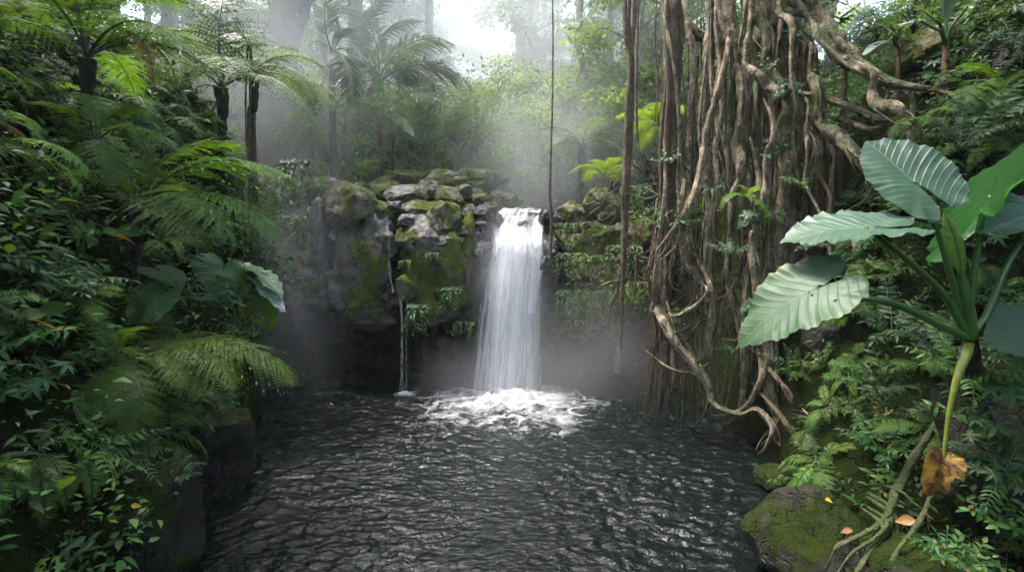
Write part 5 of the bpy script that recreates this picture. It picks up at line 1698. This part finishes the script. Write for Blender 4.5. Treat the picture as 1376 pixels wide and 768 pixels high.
GT = 'hazy forest trees beyond the waterfall'
TL = ['tall grey stemmed tree fading into haze in the valley beyond the fall', 'tall dark stemmed tree fading into haze in the valley beyond the fall', 'bushy mid height tree hazy in the valley beyond the fall',
      'slim pale stemmed tree leaning in haze beyond the fall', 'low pale green tree hazy in the valley beyond the fall', 'low bright green tree hazy in the valley beyond the fall']
spots = []
for Y in (17, 20, 23.5, 27.5, 32, 37, 43, 50):
    for px in range(150, 1180, 86):
        x_ = px + R.uniform(-26, 26)
        y_ = Y + R.uniform(-1.4, 1.4)
        gap = 592 < x_ < 694
        if gap and Y < 30 or R.random() < .12:
            continue
        if Y < 24 and 400 < x_ < 800:
            continue
        spots.append((x_, y_, gap))
for x_, y_, gap in spots:
    p = at_ground(x_, y_)
    k = R.choice([0, 1, 2, 3, 4, 5]) if not gap else 4
    if y_ > 34 and not gap:
        k = R.choice([0, 1, 3])
    sz = R.uniform(.8, 1.2) * (1.15 if y_ > 35 else 1)
    if gap:
        sz = max(.5, (W(x_, R.uniform(70, 150), y_).z - p.z) / 5.0)
    put_tree('tree', TL[k], TP[k], p, sz, R.uniform(0, 6.28), GT + ', ' + TL[k].split(' tree')[0])
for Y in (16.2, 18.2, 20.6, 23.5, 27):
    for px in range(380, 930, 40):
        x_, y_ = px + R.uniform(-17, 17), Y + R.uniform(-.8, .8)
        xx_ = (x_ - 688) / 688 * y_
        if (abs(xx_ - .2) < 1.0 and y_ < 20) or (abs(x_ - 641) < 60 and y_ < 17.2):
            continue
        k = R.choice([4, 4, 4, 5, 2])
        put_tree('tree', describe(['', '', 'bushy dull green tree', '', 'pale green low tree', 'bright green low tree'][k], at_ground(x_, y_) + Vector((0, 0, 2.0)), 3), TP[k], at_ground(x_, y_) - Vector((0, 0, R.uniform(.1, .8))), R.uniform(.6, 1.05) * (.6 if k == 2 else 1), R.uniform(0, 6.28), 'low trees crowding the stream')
for x_, y_, top_ in [(535, 30, -30), (560, 34, -10), (585, 38, 20), (606, 42, 62), (628, 46, 78), (650, 44, 72), (672, 41, 58), (694, 37, 20), (716, 33, -10), (745, 30, -30), (600, 33, 105), (640, 35, 118), (680, 32, 100), (520, 25, 10), (770, 25, -20), (704, 27, -20), (716, 24, -30), (606, 34, 30), (690, 48, 40)]:
    p = at_ground(x_, y_)
    k = R.choice([0, 1, 2])
    sz = (W(x_, top_, y_).z - p.z) / (11, 13, 8)[k]
    put_tree('tree', TL[k].replace('beyond the fall', 'framing the sky gap'), TP[k], p, sz, R.uniform(0, 6.28), 'pale trees framing the sky gap, ' + TL[k].split(' tree')[0])
# large leaved bright tree at the right rim
p = W(836, 190, 13.6)
put_tree('tree', 'bright green leafy tree on the right rim beside the lianas', TP[5], Vector((p.x, p.y, hz(p.x, p.y) - .3)), 1.0, 1.0)
p = W(868, 120, 15.5)
put_tree('tree', 'bright green tree glimpsed behind the banyan roots', TP[5], Vector((p.x, p.y, hz(p.x, p.y) - .3)), 1.15, 2.0)

# unseen trees added round the viewpoint to shade the pool from outside the picture
GS = 'unseen large trees added round the viewpoint for shade'
for k, (x, y, s) in enumerate([(-6.5, -1.5, 1.0), (6.5, -2.5, 1.0), (-10.5, 3.0, 1.1), (9.5, 2.5, 1.1), (-13, 9, 1.0), (12.5, 7, 1.0)]):
    put_tree('added_shade_tree', 'unseen large spreading rainforest tree added to shade the pool', TP[1], Vector((x, y, hz(x, y) - .2)), s, R.uniform(0, 6), GS)

st_ = thing('added_shade_tree', 'unseen broad tree added to shade the left bank from outside the picture', 'tree', (-9.5, 1.0, hz(-9.5, 1.0) - .2))  # unseen tree, added for the shade its crown casts on the left bank
m = MB()
tube(m, [(0, 0, 0), (.5, .2, 2), (1.2, .5, 4.5), (2.0, 1, 6.5)], [.6, .5, .4, .2], 12, 24, bump=.15, bfreq=2.5)
m.build('trunk', M['bark_dark'], st_)
overhead(st_, 14000, (-11, -2.2), (-1.5, 9), (8.2, 12.5))

sr_ = thing('added_shade_tree', 'unseen broad tree added to shade the lower right bank from outside the picture', 'tree', (8.5, -2.0, hz(8.5, -2.0) - .2))  # another unseen tree, put in to darken the lower right bank
m = MB()
tube(m, [(0, 0, 0), (-.5, .3, 2), (-1.4, 1, 4), (-2.4, 1.8, 6)], [.5, .42, .34, .2], 12, 24, bump=.15, bfreq=2.5)
m.build('trunk', M['bark_dark'], sr_)
overhead(sr_, 13000, (1.6, 8), (-2, 7.2), (7.4, 9.8))

# far wooded hill: one mass
mb = MB()
n = 26000
xx = NR.uniform(-48, 48, n)
yy = NR.uniform(50, 90, n)
cell = vn(xx * .35, yy * .35) * 2.2 + vn(xx * .9, yy * .9, 3) * 1.1
zz = height(xx, yy, False) + 2.0 + 3.0 * cell * NR.uniform(.2, 1, n) + NR.uniform(-1.5, .6, n)
leaves(mb, np.stack([xx, yy, zz], -1), NR.normal(0, 1, (n, 3)), np.array([0, -.4, 1]) + NR.normal(0, .4, (n, 3)), NR.uniform(.5, 1.1, n), T_KITE)
tag(mb.build('forest', M['leaf_tree']), 'far wooded hillside dissolving in the haze', 'forest', None, 'stuff')


# ------------------------------------------------------------------ undergrowth: leaves nobody could count
def undergrowth(name, label, n, xr, yr, mat, size, keep, lift=(.0, .30), T=T_LANCE):
    x, y = NR.uniform(*xr, n), NR.uniform(*yr, n)
    h = height(x, y)
    k = keep(x, y, h)
    x, y, h = x[k], y[k], h[k]
    e = .12
    g1 = (height(x + e, y) - height(x - e, y)) / (2 * e)
    g2 = (height(x, y + e) - height(x, y - e)) / (2 * e)
    N = np.stack([-g1, -g2, np.ones_like(x)], -1)
    N /= np.linalg.norm(N, axis=1)[:, None]
    P = np.stack([x, y, h], -1) + N * NR.uniform(*lift, len(x))[:, None]
    D = NR.normal(0, 1, (len(x), 3)) * [1, 1, .35] + N * .45 + np.array([0, 0, -.25])
    U = np.array([0, 0, 1.0]) + N * .7 + NR.normal(0, .3, (len(x), 3))
    c = .55 + .45 * np.clip(1 + vn(x * 1.1, y * 1.1, h * .9), .2, 1.6)
    m = MB()
    leaves(m, P, D, U, size * NR.uniform(.45, 1.0, len(x)) ** 1.0 * np.where(NR.random(len(x)) < .12, 1.9, 1.05) * c, T)
    return tag(m.build(name, mat), label, 'undergrowth', None, 'stuff')


# steep banks: sample more where the slope is steep
def patchy(x, y, h, lo=-.35):
    return vn(x * 1.3, y * 1.3, h * 1.3) > lo


inL = lambda x, y, h: (x < xL(y) - .25) & (x > xL(y) - 5.5) & (h > .9) & patchy(x, y, h)
undergrowth('undergrowth', 'dense dark broad leaves covering the left bank', 60000, (-13, -2.6), (2.2, 14.5), M['leaf_dark'], .10, inL)
undergrowth('undergrowth', 'small green leaves woven through the left bank', 40000, (-13, -2.6), (2.2, 14.5), M['leaf'], .085, lambda x, y, h: inL(x, y, h) & patchy(x + 9, y, h, .0), (.1, .45), T_OVATE)
inR = lambda x, y, h: (x > xR(y) + .5) & (x < xR(y) + 6) & (h > .8) & patchy(x, y, h, -.2) & ~((y > 7.6) & (x < xR(y) + 1.2))
undergrowth('undergrowth', 'dense dark broad leaves covering the right bank', 42000, (2, 12), (2.0, 13), M['leaf_dark'], .095, inR)
undergrowth('undergrowth', 'small green leaves woven through the right bank', 12000, (2, 12), (2.0, 13), M['leaf'], .08, lambda x, y, h: inR(x, y, h) & patchy(x + 9, y, h, .1), (.1, .4), T_OVATE)
inV = lambda x, y, h: (np.abs(x + 1.2) > 1.9 + .02 * y) | (y > 20)
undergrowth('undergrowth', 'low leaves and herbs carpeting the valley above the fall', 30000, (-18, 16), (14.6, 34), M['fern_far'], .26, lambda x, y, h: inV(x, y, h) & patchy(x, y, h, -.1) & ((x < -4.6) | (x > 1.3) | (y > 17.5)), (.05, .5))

def litter(name, label, n, xr, yr, keep):
    x, y = NR.uniform(*xr, n), NR.uniform(*yr, n)
    h = height(x, y)
    k = keep(x, y, h)
    x, y, h = x[k], y[k], h[k]
    m = MB()
    leaves(m, np.stack([x, y, h + .02], -1), NR.normal(0, 1, (len(x), 3)) * [1, 1, .3], np.array([0, 0, 1.0]) + NR.normal(0, .4, (len(x), 3)), NR.uniform(.05, .12, len(x)), T_OVATE)
    return tag(m.build(name, M['litter']), label, 'leaf litter', None, 'stuff')


litter('leaf_litter', 'brown dead leaves scattered on the dark banks', 2600, (-9, 9), (2.2, 12), lambda x, y, h: ((x < xL(y) - .1) | (x > xR(y) + .2)) & (h > .2))

# ------------------------------------------------------------------ individual plants
NOUN = {'lance': ['shrub with green lance leaves', 'shrub with long dark lance leaves', 'shrub with bluish lance leaves'], 'ovate': ['shrub with oval green leaves', 'shrub with oval dark leaves'],
        'whorl': ['bluish shrub with whorled leaves', 'green shrub with whorled leaves', 'dark shrub with drooping leaf whorls'],
        'pinnate': ['green shrub with feathered leaves', 'dark shrub with feathered leaves', 'bluish shrub with feathered leaves'],
        'bush': ['dense small leaved bush', 'dull green leafy bush', 'bright green leafy bush'], 'hang': ['green plant hanging', 'dark leaved plant hanging', 'bright tuft of leaves hanging'],
        'herb': ['small green herb', 'bright little herb', 'small dark herb'], 'yellow': ['yellow green bush'], 'broad': ['broad leaved dark plant', 'broad leaved bright plant']}


def plant(kind, loc, size, up, region, yaw=None, label=None):
    i = R.randrange(len(K[kind]))
    lab = label or describe(NOUN[kind][i], Vector(loc) + Vector(up) * .3 * size, size)
    g = USED.setdefault(lab, region + ': ' + NOUN[kind][i])
    return K[kind][i].put('hanging_plant' if kind == 'hang' else 'bush' if kind in ('bush', 'yellow') else 'herb' if kind == 'herb' else 'shrub', lab, 'bush' if kind in ('bush', 'yellow') else 'plant', loc, size, up, yaw, g)


def sprinkle(n, region, xf, yr, kinds, size, upk=.55, ok=None, ferns=0.0, frs=None, tries=14):
    done = 0
    for _ in range(n * tries):
        if done >= n:
            break
        y = R.uniform(*yr)
        x = xf(y)
        z = hz(x, y)
        q = proj((x, y, z + .2))
        if q is None or not (-70 < q[0] < 1446 and -60 < q[1] < 830):
            continue
        if ok and not ok(q[0], q[1], x, y, z):
            continue
        up = (nrm(x, y, .3) * (1 - upk) + Vector((0, 0, upk))).normalized()
        s = R.uniform(*size)
        if R.random() < ferns:
            lab = describe('fern clump', (x, y, z + .3), s)
            g = USED.setdefault(lab, region + ': ferns')
            fern('fern', lab, 'fern', (x, y, z), frs or FT, R.choice([6, 7, 8]), s * 1.05, g, up, (-.1, .4))
        else:
            plant(R.choice(kinds), (x, y, z - .03), s, up, region)
        done += 1


okL = lambda px, py, x, y, z: not (px < 205 and 470 < py < 715 and y < 5.0 and R.random() < .8) and not (130 < px < 330 and py > 585) and not (px > 395) and z > .7 and not (py > 620 and R.random() < .6)
sprinkle(190, 'left bank plants', lambda y: float(xL(y)) - R.uniform(.15, 3.4), (3.2, 13.4), ['lance', 'ovate', 'whorl', 'pinnate', 'pinnate', 'broad', 'broad'], (.38, .85), .5, okL, .52, FT + FY + FS)
sprinkle(60, 'left rock wall plants', lambda y: float(xL(y)) - R.uniform(.05, 1.7), (8.2, 13.6), ['pinnate', 'bush', 'lance', 'lance', 'whorl'], (.7, 1.15), .45, lambda px, py, x, y, z: px < 415 and z > 1.5, .35, FT)
okR = lambda px, py, x, y, z: px > 1085 and z > .5 and not (1090 < px < 1260 and 60 < py < 250) and not (px < 1130 and py < 470) and not (py > 640 and px < 1240) and not (y < 3.4 and py < 470)
sprinkle(130, 'right bank plants', lambda y: float(xR(y)) + R.uniform(.4, 4.2), (2.6, 8.6), ['lance', 'ovate', 'whorl', 'whorl', 'pinnate', 'pinnate', 'broad'], (.34, .70), .5, okR, .34, FT + FS)
okW = lambda px, py, x, y, z: (px < 470 or px > 745) and not (px > 880 and py > 60)
sprinkle(70, 'valley side plants', lambda y: R.choice([float(xL(y)) - R.uniform(-1.8, 4.5), float(xR(y)) + R.uniform(-1.5, 5)]), (13.2, 22), ['bush', 'bush', 'lance', 'pinnate', 'whorl'], (1.0, 1.9), .75, okW, .25, FF)
okV = lambda px, py, x, y, z: not (585 < px < 735 and y < 18.5)
sprinkle(80, 'valley floor plants', lambda y: R.uniform(-.62 * y, .55 * y), (17.5, 34), ['bush', 'bush', 'bush', 'lance', 'pinnate'], (1.2, 2.4), .85, okV, .25, FF)

# plants set where the photograph shows a distinct one
for kind, px, py, Y, s, lab in [
    ('whorl', 24, 520, 4.6, .55, 'palmate leaved shrub at the left picture edge above the sword ferns'), ('lance', 30, 455, 4.8, .6, 'shrub of hanging pointed leaves at the left picture edge'),
    ('pinnate', 60, 395, 5.6, .6, 'feather leaved shrub over the left edge shrubs'), ('ovate', 150, 640, 4.1, .26, 'four leaved sprig on dark rock over the mossy dome'),
    ('herb', 88, 742, 3.9, .8, 'small herb in the dark bottom left corner'), ('herb', 62, 752, 3.8, .6, 'tiny herb lowest in the bottom left corner'), ('herb', 188, 692, 4.0, .35, 'tiny seedling by the orange leaf on the mossy dome'),
    ('ovate', 292, 405, 6.2, .6, 'shrub of small oval leaves beneath the rounded shaded leaf'), ('lance', 330, 445, 6.6, .5, 'bright sprig below the olive hanging leaves'), ('lance', 270, 400, 6.0, .5, 'light leaved shrub between the elephant ears'),
    ('whorl', 1338, 588, 3.6, .55, 'glossy dark shrub with big whorled leaves at the right edge'), ('ovate', 1336, 690, 3.4, .5, 'shrub of broad shining leaves right of the withered leaf'), ('lance', 1270, 745, 3.6, .35, 'low sprig at the bottom right by the root fan'),
    ('ovate', 1300, 752, 3.2, .4, 'bright leafy herb at the bottom right edge'), ('pinnate', 1200, 442, 4.6, .6, 'feather leaved shrub under the elephant ear petioles'), ('pinnate', 1262, 470, 4.2, .55, 'feather leaved shrub at the foot of the elephant ear'),
    ('pinnate', 1300, 500, 3.5, .5, 'feather leaved shrub hiding the elephant ear foot'), ('whorl', 1352, 520, 3.4, .5, 'dark whorled shrub under the drooping right edge leaf'), ('lance', 1300, 560, 3.5, .4, 'lance leaved shrub behind the yellow leaf stalk'), ('whorl', 1310, 630, 3.45, .38, 'whorled shrub right beside the withered leaf'), ('pinnate', 1345, 640, 3.4, .4, 'feather leaved shrub at the right edge by the withered leaf'),
    ('whorl', 1140, 505, 4.8, .42, 'whorled leaf sprig beside the banyan toes'), ('lance', 1190, 520, 4.6, .5, 'leafy shrub over the dark hollow'), ('lance', 1165, 560, 4.7, .45, 'loose shrub hanging into the dark hollow'),
    ('herb', 1188, 628, 4.6, .7, 'herb on the moss above the root fan'), ('herb', 1192, 652, 4.5, .5, 'seedling perched where the root fan begins'), ('whorl', 1010, 300, 8.2, .7, 'whorled leaf climber in the middle of the banyan roots'),
    ('pinnate', 985, 340, 8.2, .5, 'feathery climber low in the banyan roots'), ('ovate', 1082, 60, 8.5, .8, 'small leaved climber on the banyan trunk'), ('ovate', 1076, 30, 8.6, .7, 'climber tuft high on the banyan trunk'),
    ('pinnate', 1330, 160, 6.0, .8, 'dark feathery shrub below the upper right ledge'), ('pinnate', 1290, 190, 5.4, .7, 'dark feathery shrub behind the deep green leaf'), ('lance', 1360, 60, 6.5, .8, 'shaded shrub in the upper right corner'),
    ('lance', 1180, 40, 9.0, 1.0, 'shaded shrub behind the banana sapling'), ('bush', 1230, 20, 9.5, 1.3, 'dark bush behind the banana plant'), ('bush', 1330, 20, 8.5, 1.2, 'dark bush above the upper right ledge')]:
    p = W(px, py, min(Y, onground(px, py, 2.2).y - .10) if px < 420 or px > 1110 else Y)
    plant(kind, p - Vector((0, 0, .15 * s)), s, (-.25 if px > 688 else .25, -.35, .9), 'distinct plants', None, lab)

for kind, px, py, s, lab in [
    ('lance', 925, 300, .5, 'leafy sprig among the left banyan roots'), ('pinnate', 962, 255, .45, 'feathery sprig perched between two pale roots'), ('ovate', 1040, 210, .5, 'small leaved plant on the dark root gap'),
    ('whorl', 1010, 420, .5, 'dark whorled sprig low between the roots'), ('lance', 1072, 250, .5, 'leafy tuft beside the mossy main root'), ('pinnate', 1090, 330, .5, 'feathery tuft behind the torn elephant leaf'),
    ('ovate', 900, 220, .5, 'climber leaves on the root bundle'), ('lance', 880, 300, .55, 'leafy tuft in the root tangle by the lianas'), ('whorl', 1060, 130, .5, 'climber tuft in the banyan crook'), ('ovate', 1110, 112, .45, 'little climber on the buttress root'),
    ('lance', 985, 470, .4, 'sprig hanging over the root knot'), ('pinnate', 1070, 500, .5, 'feathery plant in the hollow by the main root'), ('lance', 1095, 560, .5, 'leafy plant over the banyan toes'), ('ovate', 1030, 100, .45, 'few leaves on the mossy trunk')]:
    plant(kind, W(px, py, YB(px) - .25), s, (-.3, -.6, .7), 'plants among the banyan roots', None, lab)
for kind, px, py, Y, s, lab in [
    ('broad', 250, 560, 6.4, .5, 'broad leaved plant draped over the steep boulder'), ('pinnate', 180, 615, 4.4, .4, 'feathered plant leaning on the mossy dome'),
    ('lance', 300, 545, 6.6, .45, 'leafy fringe over the water on the steep boulder'), ('pinnate', 235, 640, 4.7, .3, 'small feathered plant at the dome edge')]:
    plant(kind, W(px, py, min(Y, onground(px, py, 2.2).y - .05)), s, (.4, -.45, .75), 'plants over the left boulders', None, lab)

for kind, px, py, Y, s, lab in [
    ('hang', 606, 385, 12.0, .75, 'leafy tuft on the mossy column face'), ('hang', 562, 408, 11.85, .85, 'leafy tuft beside the thin trickle'), ('hang', 628, 432, 12.1, .7, 'bright tuft at the bottom left of the fall'),
    ('hang', 412, 372, 12.2, .7, 'leaf cluster on the grey hazy column'), ('hang', 448, 404, 12.2, .35, 'pale tuft under the brown column'), ('hang', 545, 350, 11.95, .4, 'small sprig on the domed mossy rock'), ('hang', 582, 340, 11.95, .45, 'sprig under the crown of the domed rock'),
    ('hang', 505, 345, 12.2, .3, 'tiny tuft on the pale wet slope'), ('hang', 768, 340, 12.2, 1.0, 'curtain of drooping leaves right of the fall'), ('hang', 768, 390, 12.1, 1.0, 'long leaved clump hanging right of the fall'), ('hang', 800, 345, 12.0, 1.1, 'leaf curtain in the middle of the right cliff'),
    ('hang', 812, 390, 11.8, 1.1, 'drooping foliage before the right cliff cave'), ('hang', 790, 300, 12.2, .9, 'leafy fringe on the right cliff rim'), ('hang', 842, 330, 11.4, 1.1, 'foliage hanging behind the twisted lianas'), ('hang', 868, 380, 11.0, 1.0, 'foliage hanging beside the banyan knot'),
    ('hang', 750, 440, 12.2, .7, 'dim plant low on the dark rib right of the fall'), ('hang', 755, 300, 12.4, .7, 'leaf tuft by the lip on the right'), ('hang', 850, 250, 11.2, .9, 'leafy fringe under the right rim fern'), ('hang', 395, 290, 12.4, 1.2, 'pale leaves drooping over the left rock wall'),
    ('hang', 372, 260, 12.0, 1.3, 'misty leaves hanging beside the hazy tree fern'), ('hang', 400, 215, 12.8, 1.3, 'light tangle of leaves over the left rim'), ('hang', 428, 240, 13.0, 1.0, 'light leaves beside the tan knoll'), ('hang', 360, 330, 11.8, 1.2, 'dim hanging leaves over the misty corner'),
    ('hang', 388, 350, 12.2, .9, 'dim sprays on the shadowed left wall')]:
    p = W(px, py, Y)
    plant(kind, p, s, (0, -.1, 1), 'cliff plants', rad(-90) + R.uniform(-.4, .4), lab)

# ------------------------------------------------------------------ air, light, sky, camera
bm = bmesh.new()
bmesh.ops.create_cube(bm, size=1)
me = bpy.data.meshes.new('haze')
bm.to_mesh(me)
bm.free()
hzo = link('haze', me)
hzo.scale = (156, 156, 37)
hzo.location = (0, 40, 14.5)
t = NT('pale_mist_air')
vol = t.n('VolumePrincipled', Color=(.93, .96, .95), Density=.0009, Anisotropy=.25)
t.t.links.new(vol.outputs[0], t.out.inputs['Volume'])
me.materials.append(t.m)
tag(hzo, 'pale humid haze filling the gorge', 'haze', None, 'stuff')

def mist(label, c, r, dens, seed, pw=1.3):
    V, F = ico(4)
    m = MB()
    m.add(V, None, F)
    t = NT('drifting_mist')
    g = t.n('TexGradient', {'gradient_type': 'SPHERICAL'}, Vector=t.n('TexCoord').outputs['Object']).outputs[1]
    nz_ = t.ramp(t.noise(t.pos(), .30, 2, .5), [(.36, .35), (.64, 1.0)])
    k = t.math('MULTIPLY', t.math('MULTIPLY', t.math('POWER', g, pw), nz_), dens * 1.45)
    v = t.n('VolumePrincipled', Color=(.985, .995, .99), Density=k, Anisotropy=.0)
    t.t.links.new(v.outputs[0], t.out.inputs['Volume'])
    o = m.build('mist', t.m)
    o.location, o.scale = c, r
    return tag(o, label, 'mist', None, 'stuff')


mist('pale mist filling the valley beyond the fall', (-1.5, 30, 9), (20, 17.5, 14), .115, 1, .8)
mist('spray drifting right of the waterfall foot', (1.9, 11.3, 1.1), (2.4, 1.7, 1.9), .10, 2)
mist('mist hanging before the left rock wall', (-5.9, 12.0, 3.0), (2.8, 3.0, 4.8), .09, 3)
mist('pale veil of mist among the upper left tree ferns', (-6.2, 14.5, 8.0), (4.2, 3.6, 4.6), .10, 7)
mist('mist rising from the stream at the right rim', (1.4, 15.2, 5.8), (3.4, 3.4, 2.8), .12, 4)
mist('spray over the foot of the waterfall', (-.1, 11.5, .5), (2.6, 1.6, 1.3), .13, 5)
mist('fine spray added round the falling water to whiten it', (-.02, 12.2, 2.0), (1.2, .8, 3.0), .45, 6)  # spray volume put in to catch sunlight and brighten the fall

SUN_EL, SUN_AZ = rad(70), rad(-66)
sd = Vector((math.sin(SUN_AZ) * math.cos(SUN_EL), math.cos(SUN_AZ) * math.cos(SUN_EL), math.sin(SUN_EL)))
ld = bpy.data.lights.new('sun', 'SUN')
ld.energy = 1.1
ld.angle = rad(10)
ld.color = (1, 1, .99)
lo = bpy.data.objects.new('sun', ld)
COL.objects.link(lo)
lo.rotation_euler = sd.to_track_quat('Z', 'Y').to_euler()
lo.location = (0, 30, 40)

wd = bpy.data.worlds.new('World')
SC.world = wd
wd.use_nodes = True
nt = wd.node_tree
bg = nt.nodes['Background']
sky = nt.nodes.new('ShaderNodeTexSky')
sky.sky_type = 'NISHITA'
sky.sun_disc = False
sky.sun_elevation = SUN_EL
sky.sun_rotation = SUN_AZ
sky.dust_density = 4
sky.air_density = 1.0
sky.ozone_density = .8
nt.links.new(sky.outputs[0], bg.inputs[0])
bg.inputs[1].default_value = .15

cd = bpy.data.cameras.new('camera')
cd.sensor_width = 36
cd.lens = 18
cd.clip_start = .05
cd.clip_end = 400
co = bpy.data.objects.new('camera', cd)
COL.objects.link(co)
co.location = CAM
co.rotation_euler = (math.pi / 2 - PITCH, 0, 0)
SC.camera = co

SC.render.engine = 'CYCLES'
cy = SC.cycles
cy.max_bounces = 5
cy.diffuse_bounces = 2
cy.glossy_bounces = 3
cy.transmission_bounces = 3
cy.transparent_max_bounces = 40
cy.volume_bounces = 2
cy.sample_clamp_indirect = 6
cy.use_denoising = True
cy.use_adaptive_sampling = True
cy.adaptive_threshold = .03
cy.caustics_reflective = False
cy.caustics_refractive = False
vs = SC.view_settings
vs.view_transform = 'Standard'
vs.look = 'None'
vs.gamma = 1
vs.exposure = 2.88
vs.use_curve_mapping = False
